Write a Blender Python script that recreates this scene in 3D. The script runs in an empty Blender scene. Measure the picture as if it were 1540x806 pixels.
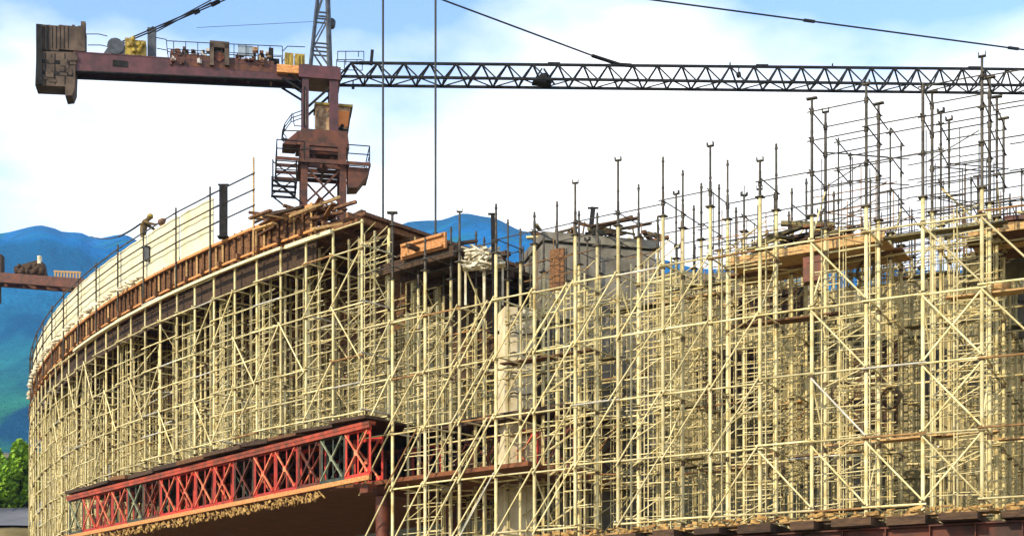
import bpy, math, random
from mathutils import Vector, Matrix
random.seed(11)
PI = math.pi
sc = bpy.context.scene
col = sc.collection
F = 2115.0          # focal length in photo pixels
HY = 1040.0         # horizon row in photo pixels
HAZE = 0.00013
GZ = -1.7           # ground (eye level is z = 0)
CX, CY, R = 50.3, 112.5, 84.0       # plan circle of the viaduct's near face

def R_(a): return math.radians(a)
def arc(deg, inn=0.0, z=0.0):
    a = R_(deg); r = R - inn
    return Vector((CX - r*math.sin(a), CY - r*math.cos(a), z))
def at(px, py, Y):
    return Vector(((px-770)/F*Y, Y, (HY-py)/F*Y))

# ------------------------------------------------------------------ materials
def mat(name, c1, c2=None, scale=6.0, rough=0.7, metal=0.0, c3=None, bump=0.0, rnd=0.0, stretch=None, detail=6.0, spec=0.4, lo=0.38, hi=0.62):
    m = bpy.data.materials.new(name); m.use_nodes = True
    nt = m.node_tree; N = nt.nodes; L = nt.links
    b = N['Principled BSDF']
    b.inputs['Roughness'].default_value = rough; b.inputs['Metallic'].default_value = metal
    b.inputs['Specular IOR Level'].default_value = spec
    tc = N.new('ShaderNodeTexCoord'); mp = N.new('ShaderNodeMapping')
    L.new(tc.outputs['Object'], mp.inputs['Vector'])
    if stretch: mp.inputs['Scale'].default_value = stretch
    oi = N.new('ShaderNodeObjectInfo')
    ml = N.new('ShaderNodeVectorMath'); ml.operation = 'MULTIPLY_ADD'
    ml.inputs[1].default_value = (1, 1, 1)
    sv = N.new('ShaderNodeVectorMath'); sv.operation = 'SCALE'
    sv.inputs[0].default_value = (37, 23, 51)
    L.new(oi.outputs['Random'], sv.inputs['Scale'])
    L.new(mp.outputs[0], ml.inputs[0]); L.new(sv.outputs[0], ml.inputs[2])
    nz = N.new('ShaderNodeTexNoise'); nz.inputs['Scale'].default_value = scale; nz.inputs['Detail'].default_value = detail
    nz.inputs['Roughness'].default_value = 0.65
    L.new(ml.outputs[0], nz.inputs['Vector'])
    cr = N.new('ShaderNodeValToRGB')
    c2 = c2 or tuple(v*0.6 for v in c1)
    e = cr.color_ramp.elements
    e[0].position = lo; e[0].color = (*c2, 1); e[1].position = hi; e[1].color = (*c1, 1)
    if c3:
        x = cr.color_ramp.elements.new(0.5*(lo+hi)); x.color = (*c3, 1)
    L.new(nz.outputs['Fac'], cr.inputs['Fac'])
    out = cr.outputs['Color']
    if rnd:
        hs = N.new('ShaderNodeHueSaturation')
        mr = N.new('ShaderNodeMapRange'); mr.inputs['To Min'].default_value = 1-rnd; mr.inputs['To Max'].default_value = 1+rnd
        L.new(oi.outputs['Random'], mr.inputs['Value']); L.new(mr.outputs[0], hs.inputs['Value'])
        L.new(out, hs.inputs['Color']); out = hs.outputs['Color']
    L.new(out, b.inputs['Base Color'])
    if bump:
        bp = N.new('ShaderNodeBump'); bp.inputs['Strength'].default_value = bump; bp.inputs['Distance'].default_value = 0.05
        L.new(nz.outputs['Fac'], bp.inputs['Height']); L.new(bp.outputs[0], b.inputs['Normal'])
    return m

M = {}
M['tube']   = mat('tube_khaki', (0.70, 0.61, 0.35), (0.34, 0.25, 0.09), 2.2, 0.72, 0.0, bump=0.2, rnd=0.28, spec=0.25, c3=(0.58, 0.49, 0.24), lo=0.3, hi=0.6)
M['tubed']  = mat('tube_dull_khaki', (0.62, 0.53, 0.28), (0.26, 0.185, 0.07), 2.2, 0.8, 0.0, bump=0.2, rnd=0.34, spec=0.2, c3=(0.50, 0.41, 0.19), lo=0.3, hi=0.6)  # duller khaki for the inner rows and some odd tubes
M['rusty']  = mat('tube_rusted', (0.36, 0.20, 0.075), (0.17, 0.085, 0.03), 4.0, 0.85, bump=0.2, rnd=0.3)
M['grey']   = mat('tube_galvanised', (0.60, 0.58, 0.50), (0.40, 0.37, 0.30), 3.0, 0.6, 0.2, rnd=0.2)
M['dark']   = mat('dark_steel_and_backlit_tube', (0.085, 0.072, 0.052), (0.028, 0.022, 0.016), 5.0, 0.6, 0.3, rnd=0.2)  # dark rails; on upper scaffold tubes, backlit silhouette painted into the colour
M['coupler']= mat('coupler_rust', (0.16, 0.11, 0.05), (0.06, 0.04, 0.02), 9.0, 0.8)
M['red']    = mat('red_paint', (0.50, 0.033, 0.016), (0.12, 0.022, 0.010), 2.6, 0.55, bump=0.15, rnd=0.25, c3=(0.38, 0.028, 0.014), lo=0.3, hi=0.6, detail=9)
M['green']  = mat('green_black_steel', (0.05, 0.07, 0.045), (0.018, 0.024, 0.016), 4.0, 0.55)
M['redbrown']=mat('red_brown_steel', (0.145, 0.034, 0.012), (0.05, 0.015, 0.007), 2.0, 0.6, bump=0.15, rnd=0.15)
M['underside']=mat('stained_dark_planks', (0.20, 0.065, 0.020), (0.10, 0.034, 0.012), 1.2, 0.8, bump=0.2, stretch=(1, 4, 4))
M['girder'] = mat('girder_dark_rust', (0.11, 0.024, 0.009), (0.03, 0.011, 0.006), 1.2, 0.7, bump=0.2, detail=9)
M['orange'] = mat('orange_timber', (0.62, 0.30, 0.10), (0.36, 0.14, 0.04), 3.0, 0.7, bump=0.15, rnd=0.15, stretch=(1, 6, 6))
M['wood']   = mat('brown_timber', (0.20, 0.088, 0.03), (0.06, 0.026, 0.010), 3.0, 0.8, bump=0.25, rnd=0.3, stretch=(1, 5, 5))
M['woodl']  = mat('fresh_timber', (0.55, 0.36, 0.15), (0.32, 0.17, 0.06), 3.0, 0.75, bump=0.2, rnd=0.25, stretch=(1, 6, 6))
M['woodd']  = mat('dark_timber', (0.085, 0.045, 0.020), (0.03, 0.016, 0.009), 2.5, 0.85, bump=0.3, rnd=0.3, stretch=(1, 5, 5))
M['olive']  = mat('olive_board', (0.17, 0.14, 0.06), (0.08, 0.062, 0.026), 1.5, 0.85, bump=0.2, rnd=0.35)
M['screen'] = mat('cream_sheet', (0.74, 0.66, 0.42), (0.52, 0.42, 0.22), 1.3, 0.75, bump=0.2, rnd=0.08, lo=0.25, hi=0.5, detail=9)
M['netting']= mat('gold_netting', (0.50, 0.31, 0.10), (0.16, 0.08, 0.025), 5.0, 0.9, bump=0.6)
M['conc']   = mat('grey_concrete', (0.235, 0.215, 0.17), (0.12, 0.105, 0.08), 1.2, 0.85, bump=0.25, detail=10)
M['conc_sunlit']  = mat('sunlit_concrete', (0.80, 0.72, 0.52), (0.58, 0.48, 0.30), 1.6, 0.85, bump=0.3, detail=10)  # paler copy of the pier concrete, sunlight put into its colour
M['plaster']= mat('white_sacking', (0.75, 0.70, 0.55), (0.45, 0.38, 0.25), 3.0, 0.9, bump=0.4)
M['maroon'] = mat('maroon_paint', (0.105, 0.033, 0.036), (0.048, 0.018, 0.018), 1.6, 0.45, bump=0.05)
M['mast']   = mat('brown_mast_paint', (0.13, 0.040, 0.016), (0.045, 0.018, 0.010), 2.0, 0.6, bump=0.1)
M['black']  = mat('black_steel', (0.022, 0.021, 0.021), (0.009, 0.009, 0.009), 3.0, 0.8, 0.0, spec=0.15)
M['blue']   = mat('blue_grey_steel', (0.065, 0.075, 0.09), (0.025, 0.028, 0.035), 3.0, 0.5)
M['ballast']= mat('ballast_concrete', (0.12, 0.085, 0.06), (0.045, 0.032, 0.024), 1.3, 0.9, bump=0.4, detail=10)
M['yellow'] = mat('olive_yellow_paint', (0.42, 0.30, 0.035), (0.16, 0.11, 0.02), 4.0, 0.55)
M['cab']    = mat('orange_cab_paint', (0.72, 0.24, 0.02), (0.55, 0.15, 0.015), 1.0, 0.4)
M['beige']  = mat('beige_panel', (0.55, 0.38, 0.21), (0.18, 0.09, 0.04), 3.5, 0.7)
M['glass']  = mat('dusty_glass', (0.30, 0.36, 0.42), (0.20, 0.25, 0.30), 2.0, 0.15)
M['pale']   = mat('pale_metal', (0.62, 0.60, 0.56), (0.35, 0.30, 0.26), 5.0, 0.5)
M['ground'] = mat('bounce_dirt', (0.36, 0.27, 0.15), (0.24, 0.17, 0.09), 0.3, 0.95, bump=0.3)  # unseen ground, paled to bounce light up into the scaffold
M['hill']   = mat('scrub_slope', (0.21, 0.16, 0.065), (0.10, 0.078, 0.028), 0.22, 0.95, bump=0.5, detail=12)
M['road']   = mat('asphalt', (0.16, 0.16, 0.175), (0.12, 0.12, 0.13), 0.5, 0.9)
M['leaf']   = mat('leaf_green', (0.26, 0.46, 0.014), (0.15, 0.30, 0.010), 0.8, 0.6, rnd=0.1, lo=0.3, hi=0.7)
M['bark']   = mat('bark', (0.09, 0.06, 0.03), None, 6.0, 0.9)
M['cloth']  = mat('brown_work_clothes', (0.17, 0.11, 0.035), (0.09, 0.055, 0.02), 4.0, 0.9)
M['skin']   = mat('skin', (0.30, 0.16, 0.08), (0.24, 0.12, 0.06), 4.0, 0.6)
M['rope']   = mat('wire_rope', (0.03, 0.032, 0.03), (0.015, 0.016, 0.015), 8.0, 0.6)

def mountain_mat():
    m = bpy.data.materials.new('haze_blue_forest'); m.use_nodes = True
    nt = m.node_tree; N = nt.nodes; L = nt.links; b = N['Principled BSDF']
    b.inputs['Roughness'].default_value = 1.0; b.inputs['Specular IOR Level'].default_value = 0.0
    tc = N.new('ShaderNodeTexCoord')
    n1 = N.new('ShaderNodeTexNoise'); n1.inputs['Scale'].default_value = 0.009; n1.inputs['Detail'].default_value = 8
    L.new(tc.outputs['Object'], n1.inputs['Vector'])
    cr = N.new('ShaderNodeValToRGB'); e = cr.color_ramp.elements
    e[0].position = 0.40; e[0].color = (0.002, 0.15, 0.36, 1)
    e[1].position = 0.56; e[1].color = (0.003, 0.21, 0.58, 1)  # distance haze painted as blue into the forest colour
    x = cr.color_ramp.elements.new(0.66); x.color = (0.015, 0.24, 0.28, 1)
    L.new(n1.outputs['Fac'], cr.inputs['Fac']); 
    n2 = N.new('ShaderNodeTexNoise'); n2.inputs['Scale'].default_value = 0.07; n2.inputs['Detail'].default_value = 9; n2.inputs['Roughness'].default_value = 0.7
    L.new(tc.outputs['Object'], n2.inputs['Vector'])
    bp = N.new('ShaderNodeBump'); bp.inputs['Strength'].default_value = 1.0; bp.inputs['Distance'].default_value = 14.0
    L.new(n2.outputs['Fac'], bp.inputs['Height']); L.new(bp.outputs[0], b.inputs['Normal'])
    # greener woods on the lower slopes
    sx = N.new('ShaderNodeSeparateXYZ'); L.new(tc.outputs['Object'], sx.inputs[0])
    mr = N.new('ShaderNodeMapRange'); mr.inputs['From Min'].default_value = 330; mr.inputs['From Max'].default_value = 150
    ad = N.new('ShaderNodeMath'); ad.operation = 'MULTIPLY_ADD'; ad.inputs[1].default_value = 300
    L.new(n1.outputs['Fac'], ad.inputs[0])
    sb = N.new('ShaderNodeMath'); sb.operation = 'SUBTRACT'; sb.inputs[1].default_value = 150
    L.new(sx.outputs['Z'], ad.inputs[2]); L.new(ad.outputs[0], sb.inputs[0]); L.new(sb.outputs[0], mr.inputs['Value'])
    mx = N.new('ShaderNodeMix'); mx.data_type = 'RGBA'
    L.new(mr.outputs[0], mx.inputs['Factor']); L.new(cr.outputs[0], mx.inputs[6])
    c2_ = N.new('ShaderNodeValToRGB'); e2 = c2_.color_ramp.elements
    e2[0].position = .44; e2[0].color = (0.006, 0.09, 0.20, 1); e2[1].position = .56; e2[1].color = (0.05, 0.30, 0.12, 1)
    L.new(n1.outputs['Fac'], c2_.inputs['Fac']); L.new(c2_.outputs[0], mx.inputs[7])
    L.new(mx.outputs[2], b.inputs['Base Color'])
    return m
M['mount'] = mountain_mat()

# ------------------------------------------------------------------ mesh builder
class MB:
    def __init__(s): s.v = []; s.f = []; s.mi = []; s.smooth = []
    def add(s, vs, fs, mi=0, sm=False):
        o = len(s.v); s.v += [tuple(v) for v in vs]
        for f in fs: s.f.append(tuple(i+o for i in f)); s.mi.append(mi); s.smooth.append(sm)
    def box(s, c, size, rot=None, mi=0, taper=None):
        x, y, z = (d/2 for d in size); c = Vector(c)
        vs = []
        for k in (-z, z):
            t = 1 if (taper is None or k < 0) else taper
            for (a, b) in ((-x, -y), (x, -y), (x, y), (-x, y)): vs.append(Vector((a*t, b*t, k)))
        if rot is not None: vs = [rot @ v for v in vs]
        s.add([v+c for v in vs], [(3,2,1,0),(4,5,6,7),(0,1,5,4),(1,2,6,5),(2,3,7,6),(3,0,4,7)], mi)
        return s
    def bar(s, p0, p1, w, h=None, mi=0):
        p0 = Vector(p0); p1 = Vector(p1); d = p1-p0
        q = d.to_track_quat('Y', 'Z').to_matrix()
        return s.box((p0+p1)/2, (w, d.length, h or w), q, mi)
    def tube(s, p0, p1, r, n=6, mi=0, r1=None, cap=True):
        p0 = Vector(p0); p1 = Vector(p1); d = p1-p0
        if d.length < 1e-6: return s
        q = d.to_track_quat('Z', 'X').to_matrix(); r1 = r if r1 is None else r1
        vs = []
        for p, rr in ((p0, r), (p1, r1)):
            for k in range(n): vs.append(p + q @ Vector((rr*math.cos(2*PI*k/n), rr*math.sin(2*PI*k/n), 0)))
        s.add(vs, [(k, (k+1) % n, n+(k+1) % n, n+k) for k in range(n)], mi, True)
        if cap: s.add(vs, [tuple(range(n-1, -1, -1)), tuple(range(n, 2*n))], mi)
        return s
    def path(s, pts, r, n=6, mi=0):
        for a, b in zip(pts[:-1], pts[1:]): s.tube(a, b, r, n, mi)
        return s
    def prism(s, poly, thick, mtx=None, mi=0):
        # poly in the XZ plane, extruded +-thick/2 along Y
        n = len(poly); vs = [Vector((x, -thick/2, z)) for x, z in poly]+[Vector((x, thick/2, z)) for x, z in poly]
        if mtx is not None: vs = [mtx @ v for v in vs]
        s.add(vs, [tuple(range(n)), tuple(range(2*n-1, n-1, -1))]+[((k+1) % n, k, n+k, n+(k+1) % n) for k in range(n)], mi)
        return s
    def lump(s, c, rad, sq=(1, 1, 1), n=7, m=5, jit=0.2, mi=0):
        vs = []; c = Vector(c)
        for j in range(m+1):
            t = PI*j/m
            for k in range(n):
                q = 1+random.uniform(-jit, jit); p = 2*PI*k/n
                vs.append(c+Vector((rad*q*sq[0]*math.sin(t)*math.cos(p), rad*q*sq[1]*math.sin(t)*math.sin(p), rad*q*sq[2]*math.cos(t))))
        s.add(vs, [(j*n+k, (j+1)*n+k, (j+1)*n+(k+1) % n, j*n+(k+1) % n) for j in range(m) for k in range(n)], mi, True)
        return s
    def arcbox(s, t0, t1, i0, i1, z0, z1, step=0.7, mi=0, arc=arc):
        n = max(1, int(abs(t1-t0)/step)); vs = []; fs = []
        for k in range(n+1):
            t = t0+(t1-t0)*k/n
            for (i, z) in ((i0, z0), (i1, z0), (i1, z1), (i0, z1)): vs.append(arc(t, i, z))
        for k in range(n):
            a = 4*k
            for q in range(4): fs.append((a+q, a+(q+1) % 4, a+4+(q+1) % 4, a+4+q))
        fs.append((3, 2, 1, 0)); e = 4*n; fs.append((e, e+1, e+2, e+3))
        s.add(vs, fs, mi); return s
    def mesh(s, name, mats):
        me = bpy.data.meshes.new(name); me.from_pydata(s.v, [], s.f)
        for m in (mats if isinstance(mats, (list, tuple)) else [mats]): me.materials.append(m)
        me.polygons.foreach_set('material_index', s.mi); me.polygons.foreach_set('use_smooth', s.smooth)
        me.validate(); me.update()
        # outward normals
        import bmesh
        bm = bmesh.new(); bm.from_mesh(me); bmesh.ops.recalc_face_normals(bm, faces=bm.faces[:]); bm.to_mesh(me); bm.free()
        return me
    def build(s, name, mats, parent=None, loc=(0, 0, 0), rot=0.0):
        return put(name, s.mesh(name, mats), parent, loc, rot)

def put(name, me, parent=None, loc=(0, 0, 0), rot=0.0):
    o = bpy.data.objects.new(name, me); col.objects.link(o); o.location = loc
    if rot: o.rotation_euler = (0, 0, rot)
    if parent is not None: o.parent = parent
    return o
def tag(o, label, cat, group=None):
    o['label'] = label; o['category'] = cat
    if group: o['group'] = group
    return o
def thing(name, label, cat, loc=(0, 0, 0), rot=0.0, group=None):
    return tag(put(name, None, None, loc, rot), label, cat, group)
def struct(o, kind='structure'): o['kind'] = kind; return o
ORD = ['', 'first', 'second', 'third', 'fourth', 'fifth', 'sixth', 'seventh', 'eighth', 'ninth', 'tenth', 'eleventh', 'twelfth', 'thirteenth', 'fourteenth', 'fifteenth', 'sixteenth', 'seventeenth', 'eighteenth', 'nineteenth', 'twentieth', 'twenty-first', 'twenty-second', 'twenty-third']

# ------------------------------------------------------------------ ground and hills
def smooth(a, b, x):
    t = min(1, max(0, (x-a)/(b-a))); return t*t*(3-2*t)
def ground_h(X, Y):
    r = math.hypot(X-CX, Y-CY)
    h = GZ
    # slope rising inside the curve, behind the viaduct
    q_ = X/max(Y, 1)
    k = max(smooth(70, 57, r), smooth(-0.335, -0.30, q_)*smooth(99, 111, Y)*(1 if X < 12 else 0))
    h += k*((0.314-0.008*smooth(-8, 14, X)-0.046*smooth(-0.235, -0.29, q_))*min(max(Y, 50), 118) - 0.6 + 1.0*math.sin(X*0.13+Y*0.07)+0.6*math.sin(X*0.31-Y*0.17)+0.3*math.sin(X*0.9+Y*0.5))
    # bank rising to the left of the viaduct
    q = smooth(96, 105, Y)*smooth(72, 86, r)
    if q > 0:
        h2 = 12.2 + (Y-105)*0.205 if Y > 105 else 12.2
        h2 = min(h2, 46)
        h = max(h, GZ+q*(h2-GZ))
    return h
v = []; f = []
xs = [-320+8*i for i in range(26)]+[-110+2.5*i for i in range(93)]+[124+9*i for i in range(26)]
ys = [-60+8*i for i in range(13)]+[44+2.0*i for i in range(70)]+[186+9*i for i in range(20)]
for y in ys:
    for x in xs: v.append((x, y, ground_h(x, y)+0.12*math.sin(x*1.3+y*0.9)*(1 if y > 60 else 0.1)))
nx = len(xs)
for j in range(len(ys)-1):
    for i in range(nx-1): f.append((j*nx+i, j*nx+i+1, (j+1)*nx+i+1, (j+1)*nx+i))
b = MB(); b.add(v, f, 0, True); struct(b.build('ground', M['hill']))
b = MB(); b.add([(-3400, -180, -6), (3400, -180, -6), (3400, 2080, -6), (-3400, 2080, -6)], [(0, 1, 2, 3)]); struct(b.build('far_ground', M['ground']))
# grey road on the left bank
b = MB(); vs = []; fs = []
for i in range(25):
    X = -75+2*i
    for Y in (105.5, 110, 115, 120, 123.5): vs.append((X, Y, ground_h(X, Y)+0.2))
for i in range(24):
    for j in range(4): fs.append((i*5+j, (i+1)*5+j, (i+1)*5+j+1, i*5+j+1))
b.add(vs, fs, 0, True); struct(b.build('road', M['road']))

# mountains: a polar height field whose skyline has the photo's heights
prof = [(-700, 395), (-400, 370), (-200, 380), (-60, 372), (0, 355), (60, 346), (85, 352), (95, 357), (118, 357), (145, 366), (185, 359), (230, 378), (300, 395), (420, 385), (520, 370), (590, 348), (620, 341), (655, 340), (700, 328), (735, 332), (790, 352), (860, 384), (930, 398), (985, 388), (1060, 408), (1180, 412), (1262, 398), (1330, 412), (1400, 412), (1560, 404), (1800, 395), (2300, 390)]
def skyline(px):
    for (a, ya), (b_, yb) in zip(prof[:-1], prof[1:]):
        if a <= px <= b_:
            t = (px-a)/(b_-a); t = t*t*(3-2*t); return ya+(yb-ya)*t
    return 395
def mount_z(px, Y):
    X = (px-770)/F*Y
    zr = (HY-skyline(px))/F*1500           # ridge height
    u = (Y-420)/(1500-420)
    base = 20+(zr-20)*(0.10*min(u, 1)+0.90*smooth(0.02, 1.0, u)) if u <= 1 else zr*(1-0.25*(u-1)/0.4)
    n = 0
    for (fx, fy, am, ph) in ((0.011, 0.004, 20, 0.3), (0.023, 0.009, 11, 1.7), (0.049, 0.015, 6, 2.9), (0.10, 0.05, 2.5, 0.8)):
        n += am*math.sin(X*fx*1.0+ph+1.3*math.sin(Y*fy+ph))*math.sin(Y*fy*1.7+ph*2+X*fx*0.3)
    wgt = 1.0 if u < 0.75 else max(0.06, 1-(u-0.75)*3.6) if u <= 1.0 else 0.1
    z = base+n*wgt*max(0, min(1, u*3))
    if u < 0.97: z = min(z, (HY-skyline(px)-6-5*math.sin(px*0.05+u*9))/F*Y)
    return X, z
v = []; f = []
NA, NR = 300, 60
for j in range(NR):
    Y = 420+1500*j/(NR-1)
    for i in range(NA):
        px = -700+3000*i/(NA-1); X, z = mount_z(px, Y)
        v.append((X, Y, z))
for j in range(NR-1):
    for i in range(NA-1): f.append((j*NA+i, j*NA+i+1, (j+1)*NA+i+1, (j+1)*NA+i))
b = MB(); b.add(v, f, 0, True); struct(b.build('mountains', M['mount']))

# ------------------------------------------------------------------ scaffold towers
PITCH = 2.1; W = 1.54; D = 1.3; GAP = 1.54
LEG, LED, BRC = 0.048, 0.031, 0.028
RIGHT_L = [5.1+1.9*k for k in range(6)]
LEFT_L = [9.9, 11.8, 13.7, 15.6]
mesh_cache = {}
def standard_mesh(key, z0, z1, levels, r, m):
    if key in mesh_cache: return mesh_cache[key]
    b = MB(); b.tube((0, 0, z0), (0, 0, z1), r, 7)
    for z in levels:
        if z0 < z < z1: b.tube((0, 0, z-0.07), (0, 0, z+0.07), r*1.4, 7, 1)
    b.box((0, 0, z0+0.012), (0.24, 0.24, 0.03), mi=1)
    mesh_cache[key] = b.mesh('standard', [m, M['dark'] if m is M['dark'] else M['coupler']]); return mesh_cache[key]
def tube_mesh(name, p0, p1, r, m):
    key = (name, tuple(p0), tuple(p1), r, m.name)
    if key not in mesh_cache: mesh_cache[key] = MB().tube(p0, p1, r, 6).mesh(name, m)
    return mesh_cache[key]
def head_mesh(kind):
    key = ('head', kind)
    if key in mesh_cache: return mesh_cache[key]
    b = MB(); b.tube((0, 0, -2.0), (0, 0, 0), 0.036, 6)
    b.tube((0, 0, -0.95), (0, 0, -0.90), 0.048, 6)
    if kind == 'u':
        b.box((0, 0, 0.012), (0.20, 0.13, 0.025)); b.box((-0.09, 0, 0.07), (0.02, 0.13, 0.1)); b.box((0.09, 0, 0.07), (0.02, 0.13, 0.1))
    elif kind == 't':
        b.box((0, 0, 0.02), (0.30, 0.14, 0.04))
    else:
        b.tube((0, 0, -0.16), (0, 0, -0.11), 0.052, 6)
    mesh_cache[key] = b.mesh('jack_head', M['dark']); return mesh_cache[key]  # jack stems share the painted backlit darkness

def tower(theta, inn, kind, label, group, full, low=None):
    p = arc(theta, inn)
    root = thing('scaffold_tower', label, 'scaffolding', (p.x, p.y, 0), -R_(theta)+random.uniform(-0.006, 0.006), group)
    front = inn < 0.1
    tall = True
    if kind == 'left': lv = LEFT_L[:]; z0 = 9.62; z1 = 16.62
    elif kind == 'far': lv = [2.3, 4.2, 6.1, 8.0]+LEFT_L; z0 = GZ; z1 = 16.62
    elif kind == 'centre': lv = RIGHT_L[:]; z0 = 4.83; z1 = 14.95
    elif kind == 'low': lv = [1.3, 3.2]+RIGHT_L; z0 = GZ; z1 = 14.95
    else:
        tall = full or random.random() < 0.45
        lv = RIGHT_L+([15.55, 16.35] if tall else []); z0 = 4.83; z1 = 16.5 if tall else 14.9
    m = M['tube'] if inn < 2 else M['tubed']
    rl = LEG*(1.0 if kind in ('left', 'far') else 1.14) * (1 if front else 0.85)
    for (lx, ly) in ((W/2, 0), (-W/2, 0), (W/2, D), (-W/2, D)):
        if kind in ('right', 'centre', 'low'):
            zc = 13.4 if kind == 'right' else 14.2
            s = put('standard', standard_mesh((kind, front, inn < 2, 'a'), z0, zc, lv, rl, m), root, (lx, ly, 0))
            put('upper_standard', standard_mesh((kind, front, tall, 'b'), zc, z1, lv, rl*(0.8 if front else 0.55), M['dark']), root, (lx, ly, 0))  # top of the post painted dark as if backlit
        else:
            s = put('standard', standard_mesh((kind, low, front, inn < 2), z0, z1, lv, rl, m), root, (lx, ly, 0))
        if kind in ('centre', 'low'):
            put('jack_head', head_mesh(random.choice(['u', 'p', 'p', 'p'])), s, (0, 0, random.choice([15.3, 15.4, 15.9, 16.0, 16.25])+random.uniform(-0.1, 0.1)), random.uniform(0, 1))
        elif kind == 'right' and tall and random.random() < (0.8 if front else 0.45):
            put('jack_head', head_mesh(random.choice(['u', 't', 't'])), s, (0, 0, random.uniform(16.65, 16.95)), random.uniform(-.3, .3))
    for z in lv:
        dk = z > 14.0 and kind in ('right', 'centre', 'low')  # high ledgers get the silhouette darkness in their colour
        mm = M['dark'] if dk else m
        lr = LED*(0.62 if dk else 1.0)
        gap = GAP*(1-inn/R)-W*inn/R
        jz = random.uniform(-0.05, 0.05)
        def led(name, a, b_, zz):
            m_ = mm if (dk or random.random() < .84) else random.choice([M['rusty'], M['tubed'], M['grey']])
            put(name, tube_mesh(name, a, b_, lr, m_), root, (0, 0, zz), 0)
        if full and kind in ('left', 'far') and front:
            hz = 0.95+random.uniform(-.12, .12)
            if random.random() < 0.8:
                led('ledger', (-W/2-0.12, -0.05, 0), (W/2+0.12, -0.05, 0), z+hz)
                led('tie_tube', (-W/2-gap-0.1, -0.07, 0), (-W/2+0.1, -0.07, 0), z+hz+.02)
        if full:
            if random.random() < 0.95: led('ledger', (-W/2-0.12, -0.05, 0), (W/2+0.12, -0.05, 0), z+jz)
            if random.random() < 0.85: led('ledger', (-W/2-0.1, D+0.05, 0), (W/2+0.1, D+0.05, 0), z+jz+0.06)
            led('transom', (W/2+0.05, -0.12, 0.08), (W/2+0.05, D+0.12, 0.08), z+jz)
            if random.random() < 0.9: led('transom', (-W/2-0.05, -0.12, 0.08), (-W/2-0.05, D+0.12, 0.08), z+jz)
            if random.random() < 0.92 and not (kind == 'right' and theta > 29 and z > 15): led('tie_tube', (-W/2-gap-0.1, -0.07 if front else -0.04, 0), (-W/2+0.1, -0.07, 0), z+jz+0.02)
            if random.random() < 0.8: led('transom', (random.choice([W/2, -W/2])-0.06, D, 0.1), (random.choice([W/2, -W/2])*0.0+W/2-0.06, 2*D, 0.1), z)
        else:
            gap = 0.0 if (kind == 'right' and theta > 29 and z > 15) else gap
            key = ('ring', round(lr, 3), mm.name, round(gap, 1))
            if key not in mesh_cache:
                b = MB()
                for yy in (0, D): b.tube((-W/2-gap*(yy == 0), yy-0.05, 0), (W/2+0.1, yy-0.05, 0), lr, 5)
                for xx in (-W/2, W/2): b.tube((xx, -0.1, 0.08), (xx, D+(D if xx > 0 else 0), 0.08), lr, 5)
                mesh_cache[key] = b.mesh('ledger_ring', mm)
            put('ledger_ring', mesh_cache[key], root, (0, 0, z+jz))
    # ladder-like frames between the legs of the inner rows
    if inn > 1 or random.random() < 0.8:
        for (yy, zlo) in ((D, lv[0]), (0.0 if inn > 1 else D*0.55, lv[0]), (D*0.5, lv[0])):
            v_ = random.randrange(4); zhi = 13.2 if kind in ('right', 'centre', 'low') else 16.4
            key = ('rung', v_, kind, m.name)
            if key not in mesh_cache:
                b = MB(); rr = 0.018; xs_ = [-W/2+0.08, random.uniform(-.35, .35), W/2-0.08]
                for x in xs_: b.tube((x, 0, zlo-.3), (x, 0, zhi), rr, 5)
                z = zlo-.2
                while z < zhi:
                    q = random.random()
                    if q < .45: b.tube((xs_[0]-.2, 0, z), (xs_[1], 0, z+random.uniform(-.05, .05)), rr, 5)
                    if q > .3: b.tube((xs_[1], 0, z), (xs_[2]+.25, 0, z+random.uniform(-.05, .05)), rr, 5)
                    if random.random() < .25: b.tube((xs_[0], 0, z), (xs_[2], 0, z+random.uniform(.5, .9)), rr, 5)
                    z += random.uniform(.36, .62)
                mesh_cache[key] = b.mesh('rung_frame', m)
            put('rung_frame', mesh_cache[key], root, (0, yy, 0))
    if kind in ('right', 'centre'):
        for yy in (0.0, D*.5, D):
            if random.random() < .25: continue
            v_ = random.randrange(4); zlo, zhi = 13.1, (15.3 if kind == 'right' else 14.7)
            m_ = M['dark'] if random.random() < .4 else M['rusty']  # some upper frames also painted as dark silhouettes
            key = ('upper_rung', v_, kind, m_.name)
            if key not in mesh_cache:
                b = MB(); rr = 0.016; xs_ = [-W/2+0.08, random.uniform(-.35, .35), W/2-0.08]
                for x in xs_: b.tube((x, 0, zlo-.3), (x, 0, zhi-random.uniform(0, .9)), rr, 5)
                z = zlo
                while z < zhi-.9:
                    b.tube((xs_[0]-.5, 0, z), (xs_[1], 0, z+random.uniform(-.05, .05)), rr, 5)
                    if random.random() > .25: b.tube((xs_[1], 0, z), (xs_[2]+.6, 0, z+random.uniform(-.05, .05)), rr, 5)
                    if random.random() < .4: b.tube((xs_[0], 0, z), (xs_[2], 0, z+random.uniform(-.6, .7)), rr, 5)
                    z += random.uniform(.3, .55)
                mesh_cache[key] = b.mesh('upper_rung_frame', m_)
            put('upper_rung_frame', mesh_cache[key], root, (0, yy+.03, 0))
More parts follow.
